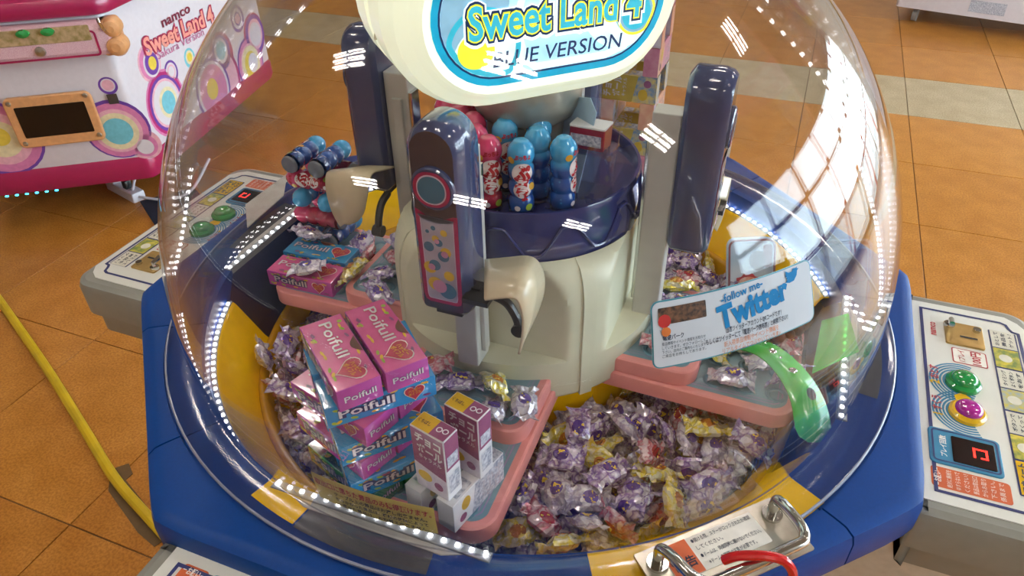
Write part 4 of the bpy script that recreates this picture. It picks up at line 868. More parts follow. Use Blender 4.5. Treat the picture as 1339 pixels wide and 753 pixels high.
# rounded near corner
def rc(P, r=.035, n=5):
    out = []
    for i in range(len(P)):
        a, b_, c = Vector(P[i - 1]), Vector(P[i]), Vector(P[(i + 1) % len(P)])
        u = (a - b_).normalized() * r; w_ = (c - b_).normalized() * r
        for k in range(n + 1):
            t = k / n; q_ = (1 - t) ** 2 * (b_ + u) + 2 * t * (1 - t) * b_ + t * t * (b_ + w_); out.append((q_.x, q_.y))
    return out
foot = rc(foot)
ppoly(inset(foot, .006), .27, .80, m_pw, .004).build('cabinet', pm, True, 40)
ppoly(foot, .17, .285, m_pp, .03).build('base_skirt', pm, True, 40)
ppoly(inset(foot, -.03), .80, .87, m_pp, .025).build('top_rim', pm, True, 40)
g = G(); slab(g, inset(foot, .05), .87, .9, m_amber, 0); g.build('dome_floor', pm)
g = G(); slab(g, rrect(-1.36, -.93, .677, .79, .03, 4), -.03, .055, m_mesh, .02, f1); g.build('console', pm, True, 40)
g = G(); band(g, rrect(-1.62, -.985, .682, .768, .014, 4), .007, m_pp, f1, .0565); g.build('console_border', pm, 'keep')
g = G(); slab(g, rrect(-1.36, -1.0, .735, .786, .006, 3), .052, .058, mat('comic_dull', '#b59a7a', .4, hex2='#8a7a4a', scale=60), .002, f1); g.build('comic_panel', pm)
for x in (-1.2, -1.125):
    g = G(); lathe(g, [(.022, 0), (.02, .012), (.0003, .017)], m_green, 16, fn=lambda a, b_, c: f1(x + a, .775 + b_ * .6, .056 + c)); g.build('green_button', pm, True)
g = G(); tube(g, [f1(-.955, .765, .06), f1(-.958, .795, .075), f1(-.962, .80, .06)], .006, m_chrome, 8); g.build('coin_lever', pm, True)
g = G(); lathe(g, [(.017, 0), (.015, .008), (.0003, .012)], m_steel, 16, fn=lambda a, b_, c: f1(-1.17 + a, .712 + b_, .055 + c)); g.build('console_lock', pm, True)
g = G(); slab(g, rrect(-.985, -.918, .672, .79, .014, 4), -.03, .05, m_peach, .015, f1); slab(g, circ(-.935, .705, .035, 18), .0, .065, m_peach, .02, f1); slab(g, circ(-.935, .765, .032, 18), .0, .06, m_peach, .02, f1); g.build('coin_cover', pm, True, 40)
P = rrect(-1.37, -1.082, .362, .545, .02, 4); P = [(x, y + (.02 * math.cos((x + 1.226) / .144 * PI / 2) if y > .5 else 0)) for x, y in P]
g = G(); slab(g, P, 0, .014, m_peach, .005, f1); mo = g.build('monitor_frame', pm, True, 40)
g = G(); slab(g, rrect(-1.34, -1.11, .4, .515, .004, 2), .013, .0155, mat('monitor_black', '#0d0c0d', .08), .001, f1); g.build('screen', mo)
for x, y in ((-1.35, .53), (-1.1, .535), (-1.1, .385), (-1.35, .38)):
    g = G(); lathe(g, [(.009, 0), (.007, .004), (.0003, .005)], m_steel, 12, fn=lambda a, b_, c: f1(x + a, y + b_, .014 + c)); g.build('screw', mo, True)
g = G(); box(g, -1.034, -1.0, .49, .526, 0, .003, mat('lock_grey', '#5d5a58', .3, .6), f1); g.build('lock_plate', pm)
PC = {'pu': mat('circle_purple', '#6a3f9c', .4), 'pi': mat('circle_pink', '#d07aa8', .4), 'sa': mat('circle_salmon', '#e0a8b8', .4), 'cr': mat('circle_cream', '#ddd0a8', .4), 'ye': mat('circle_yellow', '#dcc24a', .4), 'cy': mat('circle_cyan', '#6fb8c8', .4), 'ma': mat('circle_magenta', '#b02a70', .4), 'wh': m_pw}
def rings(fnx, x, y, lst, sq=1.0):
    global pm
    for k, (r, c, dx, dy) in enumerate(lst):
        pass
    g = G()
    for k, (r, c, dx, dy) in enumerate(lst): flat(g, [(px_, max(py_, .262)) for px_, py_ in circ(x + dx, y + dy, r, 26, r * sq)], PC[c], fnx, -.0056 + .0004 * k)
    g.build('circle_print', pm, 'keep')
rings(f1, -1.02, .555, [(.032, 'pu', 0, 0), (.024, 'wh', 0, .002), (.02, 'sa', 0, .002)])
rings(f1, -1.04, .39, [(.115, 'pu', 0, 0), (.106, 'pi', 0, -.004), (.085, 'sa', 0, -.006), (.072, 'cr', 0, -.008), (.052, 'cy', 0, -.008)])
rings(f1, -.935, .36, [(.06, 'sa', -.03, -.04), (.045, 'pi', -.03, -.045), (.03, 'wh', -.03, -.05)])
rings(f1, -1.43, .40, [(.14, 'pu', 0, 0), (.13, 'pi', 0, 0), (.1, 'sa', 0, 0), (.07, 'cr', 0, 0), (.035, 'ye', 0, .01)])
rings(f2, 1.60, .57, [(.07, 'sa', 0, 0), (.06, 'pi', 0, 0), (.05, 'wh', .01, -.005), (.042, 'pu', .012, -.005), (.025, 'ye', .015, -.005)])
rings(f2, 1.715, .495, [(.045, 'pu', 0, 0), (.034, 'wh', 0, .002), (.026, 'sa', 0, .002), (.02, 'wh', 0, .002)])
rings(f2, 1.86, .50, [(.04, 'cy', 0, 0), (.028, 'cr', 0, .003), (.018, 'ye', 0, .004)])
rings(f2, 1.63, .40, [(.13, 'pi', 0, 0), (.12, 'ma', 0, 0), (.108, 'pu', 0, 0), (.095, 'sa', 0, 0), (.085, 'wh', 0, 0), (.06, 'cr', .01, 0), (.045, 'cy', .01, 0)])
rings(f2, 2.1, .44, [(.1, 'ma', 0, -.01), (.075, 'pu', 0, 0), (.055, 'wh', 0, .01), (.04, 'cy', .0, .012)])
rings(f2, 1.97, .32, [(.16, 'ma', .08, 0), (.15, 'sa', .07, 0), (.14, 'pu', 0, 0), (.125, 'wh', 0, 0), (.11, 'pi', 0, 0), (.045, 'ye', -.01, .01)])
rings(f2, 2.33, .31, [(.125, 'pu', 0, 0), (.115, 'pi', 0, 0), (.095, 'sa', 0, 0), (.085, 'cr', 0, 0), (.06, 'ye', 0, 0), (.045, 'wh', .02, .0)])
rings(f2, 2.45, .42, [(.1, 'ma', -.03, 0), (.09, 'pu', -.025, 0), (.07, 'sa', -.02, 0), (.055, 'wh', -.02, 0)])
rings(f2, 2.3, .53, [(.06, 'pu', 0, 0), (.045, 'wh', 0, 0), (.03, 'pu', 0, 0), (.022, 'sa', 0, 0)])
g = G(); put(g, 'namco', .052, m_txt if False else mat('print_wine', '#7a2440', .4), f2, .21, .02, 1.845, .672, 0, -.003, 3); put(g, 'Sweet Land 4', .088, mat('logo_outline', '#a02850', .4), f2, .53, .1, 1.85, .618, R(-2.5), -.0032, 3); put(g, 'Sweet Land 4', .088, mat('logo_fill', '#e8988a', .4), f2, .51, .03, 1.85, .618, R(-2.5), -.0026, 3); put(g, 'Sakura Version', .044, mat('logo_pink', '#c06a98', .4), f2, .35, .0, 1.83, .572, R(-2.5), -.003, 3); g.build('logo_lettering', pm, 'keep')
g = G(); P = [f1(-1.6, 0, .1), f1(-1.05, 0, .04)]
slab(g, [(-1.42, .885), (-1.08, .90), (-1.08, .955), (-1.42, .94)], 0, .004, mat('notice_bright_yellow', '#d8c81c', .4), .001, lambda x, y, h: f1(x + .06, .875 + (y - .885) * .8, -.03 + h + (y - .885) * -.5)); nb = g.build('yellow_notice', pm)
g = G(); [put(g, t, .014, m_txt, lambda x, y, h: f1(x - 1.19, .90 + y * .8, -.033 - y * .5 + .001 + h), .28, .02, 0, -.008 - .02 * i + .02, 0, .006) for i, t in enumerate(('ゲームの説明・注意事項', '※係員の指示に従ってください'))]; g.build('notice_lettering', pm, 'keep')
for p_ in ((-1.98, 1.98), (-1.6, 2.6), (-2.2, 2.9), (-2.4, 2.4)):
    g = G(); tube(g, [(p_[0], p_[1], .0), (p_[0], p_[1], .19)], .03, m_black, 10); g.build('foot', pm)
m_bled = mat('led_blue', '#38c8ff', .4, emit=6, var=0)
for i in range(9):
    p_ = Vector(f1(-1.62 + .035 * i, .155, -.05)); g = G(); box(g, -.005, .005, -.003, .003, -.002, .002, m_bled, lambda x, y, z: (p_.x + x, p_.y + y, p_.z + z)); g.build('blue_led', pm)
# power strip, cables and a dark mat on the floor beside it
ps = thing('power_strip', 'white power strip with plugs on the floor under the pink machine', 'power strip', (-1.66, 1.90, 0), R(-38))
g = G(); slab(g, rrect(-.11, .11, -.028, .028, .006, 3), 0, .04, m_pw, .005); obj('strip_body', g.mesh('strip_body', True, 40), ps)
g = G(); slab(g, rrect(-.1, -.04, -.025, .025, .004, 3), .04, .09, m_pw, .005); obj('adapter', g.mesh('adapter', True, 40), ps)
g = G(); slab(g, rrect(.02, .05, -.015, .015, .004, 3), .04, .075, m_black, .004); obj('plug', g.mesh('plug', True, 40), ps)
for k, P in enumerate(([(.035, 0, .075), (.03, .02, .16), (.0, .1, .2), (-.02, .25, .2)], [(.07, 0, .04), (.09, .05, .13), (.12, .15, .17), (.1, .3, .16)], [(.11, .0, .02), (.2, .06, .01), (.24, .16, .02), (.2, .3, .1)])):
    g = G(); tube(g, smoothpath(P, 6), .006, m_black if k == 0 else m_pw, 8); obj('power_cord', g.mesh('power_cord', True), ps)
g = G(); slab(g, [(-1.57, 1.82), (-1.43, 1.62), (-1.22, 1.72), (-1.38, 1.93)], 0, .006, mat('mat_navy', '#10182c', .6), .001); o = g.build('floor_mat', None); tag(o, 'dark navy mat corner on the floor behind the left console', 'mat')
# white machine at the upper right
wm = thing('white_cabinet', 'white wheeled cabinet base at the upper right', 'cabinet', (0, 0, 0))
pA, pB = Vector((2.53, 4.08, 0)), Vector((3.13, 3.65, 0)); dd = (pB - pA).normalized(); nn = Vector((dd.y, -dd.x, 0))
def wf(x, y, z): p = pA + dd * x - nn * y; return (p.x, p.y, z)
g = G(); slab(g, rrect(0, 1.5, 0, .8, .02, 3), .10, .9, m_pw, .01, wf); g.build('cabinet_box', wm, True, 40)
g = G(); slab(g, rrect(-.03, 1.53, -.03, .83, .02, 3), .85, .9, mat('cabinet_yellow', '#d2a01c', .4), .01, wf); g.build('cabinet_top', wm, True, 40)
g = G(); flat(g, [(.42, .13), (.62, .13), (.62, .2), (.42, .2)], m_print, lambda x, y, h: wf(x, -.002, y)); g.build('label_print', wm, 'keep')
for x, y in ((.12, .1), (1.35, .1), (.12, .7), (1.35, .7)):
    g = G(); tube(g, [wf(x - .015, y, .045), wf(x + .015, y, .045)], .045, mat('wheel_grey', '#8d8680', .5), 18); tube(g, [wf(x, y, .05), wf(x, y, .11)], .015, m_steel, 8); g.build('wheel', wm, True, 40)

# ---------------------------------------------------------------- wrapped candies
def candy_mat(name, film, print_, print2, dot):
    """crinkled metallised film with a coloured print and an emblem round the middle"""
    m = bpy.data.materials.new(name); m.use_nodes = True; MATS[name] = m
    n = m.node_tree.nodes; l = m.node_tree.links; b = n['Principled BSDF']
    b.inputs['Roughness'].default_value = .16; b.inputs['Coat Weight'].default_value = .9; b.inputs['Coat Roughness'].default_value = .08
    tc = n.new('ShaderNodeTexCoord'); nz = n.new('ShaderNodeTexNoise'); nz.inputs['Scale'].default_value = 75; nz.inputs['Detail'].default_value = 2
    oi = n.new('ShaderNodeObjectInfo'); va = n.new('ShaderNodeVectorMath'); va.operation = 'ADD'; l.new(tc.outputs['Object'], va.inputs[0])
    cb_ = n.new('ShaderNodeCombineXYZ'); l.new(oi.outputs['Random'], cb_.inputs[2]); l.new(cb_.outputs[0], va.inputs[1]); l.new(va.outputs[0], nz.inputs['Vector'])
    rp = n.new('ShaderNodeValToRGB'); e = rp.color_ramp.elements; e[0].position = .3; e[0].color = lin(film); e[1].position = .72; e[1].color = lin(print2)
    k = e.new(.5); k.color = lin(print_); k = e.new(.44); k.color = lin(film); l.new(nz.outputs['Fac'], rp.inputs[0])
    # emblem
    sp = n.new('ShaderNodeVectorMath'); sp.operation = 'MULTIPLY'; sp.inputs[1].default_value = (1, 1.25, 0); l.new(tc.outputs['Object'], sp.inputs[0])
    ln_ = n.new('ShaderNodeVectorMath'); ln_.operation = 'LENGTH'; l.new(sp.outputs[0], ln_.inputs[0])
    er = n.new('ShaderNodeValToRGB'); er.color_ramp.interpolation = 'CONSTANT'; q = er.color_ramp.elements; q[0].position = 0; q[0].color = (1, 1, 1, 1); q[1].position = .26; q[1].color = (0, 0, 0, 1)
    ms = n.new('ShaderNodeMath'); ms.operation = 'MULTIPLY'; ms.inputs[1].default_value = 26; l.new(ln_.outputs['Value'], ms.inputs[0]); l.new(ms.outputs[0], er.inputs[0])
    n2 = n.new('ShaderNodeTexNoise'); n2.inputs['Scale'].default_value = 150; l.new(va.outputs[0], n2.inputs['Vector'])
    r2 = n.new('ShaderNodeValToRGB'); r2.color_ramp.interpolation = 'CONSTANT'; q = r2.color_ramp.elements; q[0].color = lin(dot); q[1].position = .6; q[1].color = lin('#d8b84a'); l.new(n2.outputs['Fac'], r2.inputs[0])
    mx_ = n.new('ShaderNodeMix'); mx_.data_type = 'RGBA'; l.new(er.outputs[0], mx_.inputs[0]); l.new(rp.outputs[0], mx_.inputs[6]); l.new(r2.outputs[0], mx_.inputs[7]); l.new(mx_.outputs[2], b.inputs['Base Color'])
    mt = n.new('ShaderNodeMath'); mt.operation = 'MULTIPLY_ADD'; mt.inputs[1].default_value = -.4; mt.inputs[2].default_value = .4; l.new(er.outputs[0], mt.inputs[0]); l.new(mt.outputs[0], b.inputs['Metallic'])
    bp = n.new('ShaderNodeBump'); bp.inputs['Strength'].default_value = .9; bp.inputs['Distance'].default_value = .002; n3 = n.new('ShaderNodeTexNoise'); n3.inputs['Scale'].default_value = 190; l.new(va.outputs[0], n3.inputs['Vector']); l.new(n3.outputs['Fac'], bp.inputs['Height']); l.new(bp.outputs[0], b.inputs['Normal'])
    return m
CM = [candy_mat('candy_purple', '#cdc8d6', '#7f63a8', '#f0ecf4', '#43287f'), candy_mat('candy_yellow', '#d2cdae', '#d6c41c', '#efecda', '#a5641a'), candy_mat('candy_red', '#cdb9be', '#b8566c', '#e6dadd', '#94202f'), candy_mat('candy_lilac', '#d4d1d9', '#a59cb8', '#f2f0f5', '#54448a')]
CN = [('purple', 'purple and silver wrapped candy'), ('yellow', 'yellow and silver wrapped candy'), ('red', 'red and silver wrapped candy'), ('lilac', 'pale lilac wrapped candy')]
CSC = 1.2
def candy_mesh(seed, m):
    rn = random.Random(seed); NU, NV = 11, 6; L, g = .0255, G(); top = []; bot = []
    tw = rn.uniform(-.5, .5); bend = rn.uniform(-.004, .004)
    for i in range(NU + 1):
        u = -1 + 2 * i / NU; au = abs(u)
        w_ = .0135 if au < .5 else (.0135 - (au - .5) / .17 * .0045 if au < .67 else .009 + (au - .67) / .33 * .0065)
        th = .0078 * math.sqrt(max(0, 1 - (au / .64) ** 2)) if au < .64 else .0
        for j in range(NV + 1):
            v_ = -1 + 2 * j / NV; c = rn.uniform(-1, 1) * (.0017 if au < .6 else .0026)
            zig = (.0022 * math.sin(v_ * 7 + seed + (2 if u > 0 else 0)) if au > .66 else 0) + bend * (u * u)
            e = th * math.sqrt(max(0, 1 - v_ * v_ * .92)); a = tw * u * .6
            y = w_ * v_ + rn.uniform(-1, 1) * .0006; x = L * u + rn.uniform(-1, 1) * .0008
            for dst, s in ((top, 1), (bot, -1)):
                z = s * (e + .00035) + zig + (c if abs(v_) < .99 else 0) * (1 if s > 0 else .8)
                dst.append((x, y * math.cos(a) - z * math.sin(a), y * math.sin(a) + z * math.cos(a)))
    n = NV + 1; o = len(top); f = []
    for i in range(NU):
        for j in range(NV):
            q = (i * n + j, (i + 1) * n + j, (i + 1) * n + j + 1, i * n + j + 1); f.append(q); f.append(tuple(reversed([k + o for k in q])))
        for j in (0, NV):
            q = (i * n + j, (i + 1) * n + j, (i + 1) * n + j + o, i * n + j + o); f.append(q)
    for i in (0, NU):
        for j in range(NV): f.append((i * n + j, i * n + j + 1, i * n + j + 1 + o, i * n + j + o))
    g.add([(a * CSC, b_ * CSC, c_ * CSC) for a, b_, c_ in top + bot], f, m); return g.mesh('candy')
CVAR = 5
candy_me = [[candy_mesh(k * 7 + v_ * 31 + 3, CM[k]) for v_ in range(CVAR)] for k in range(4)]

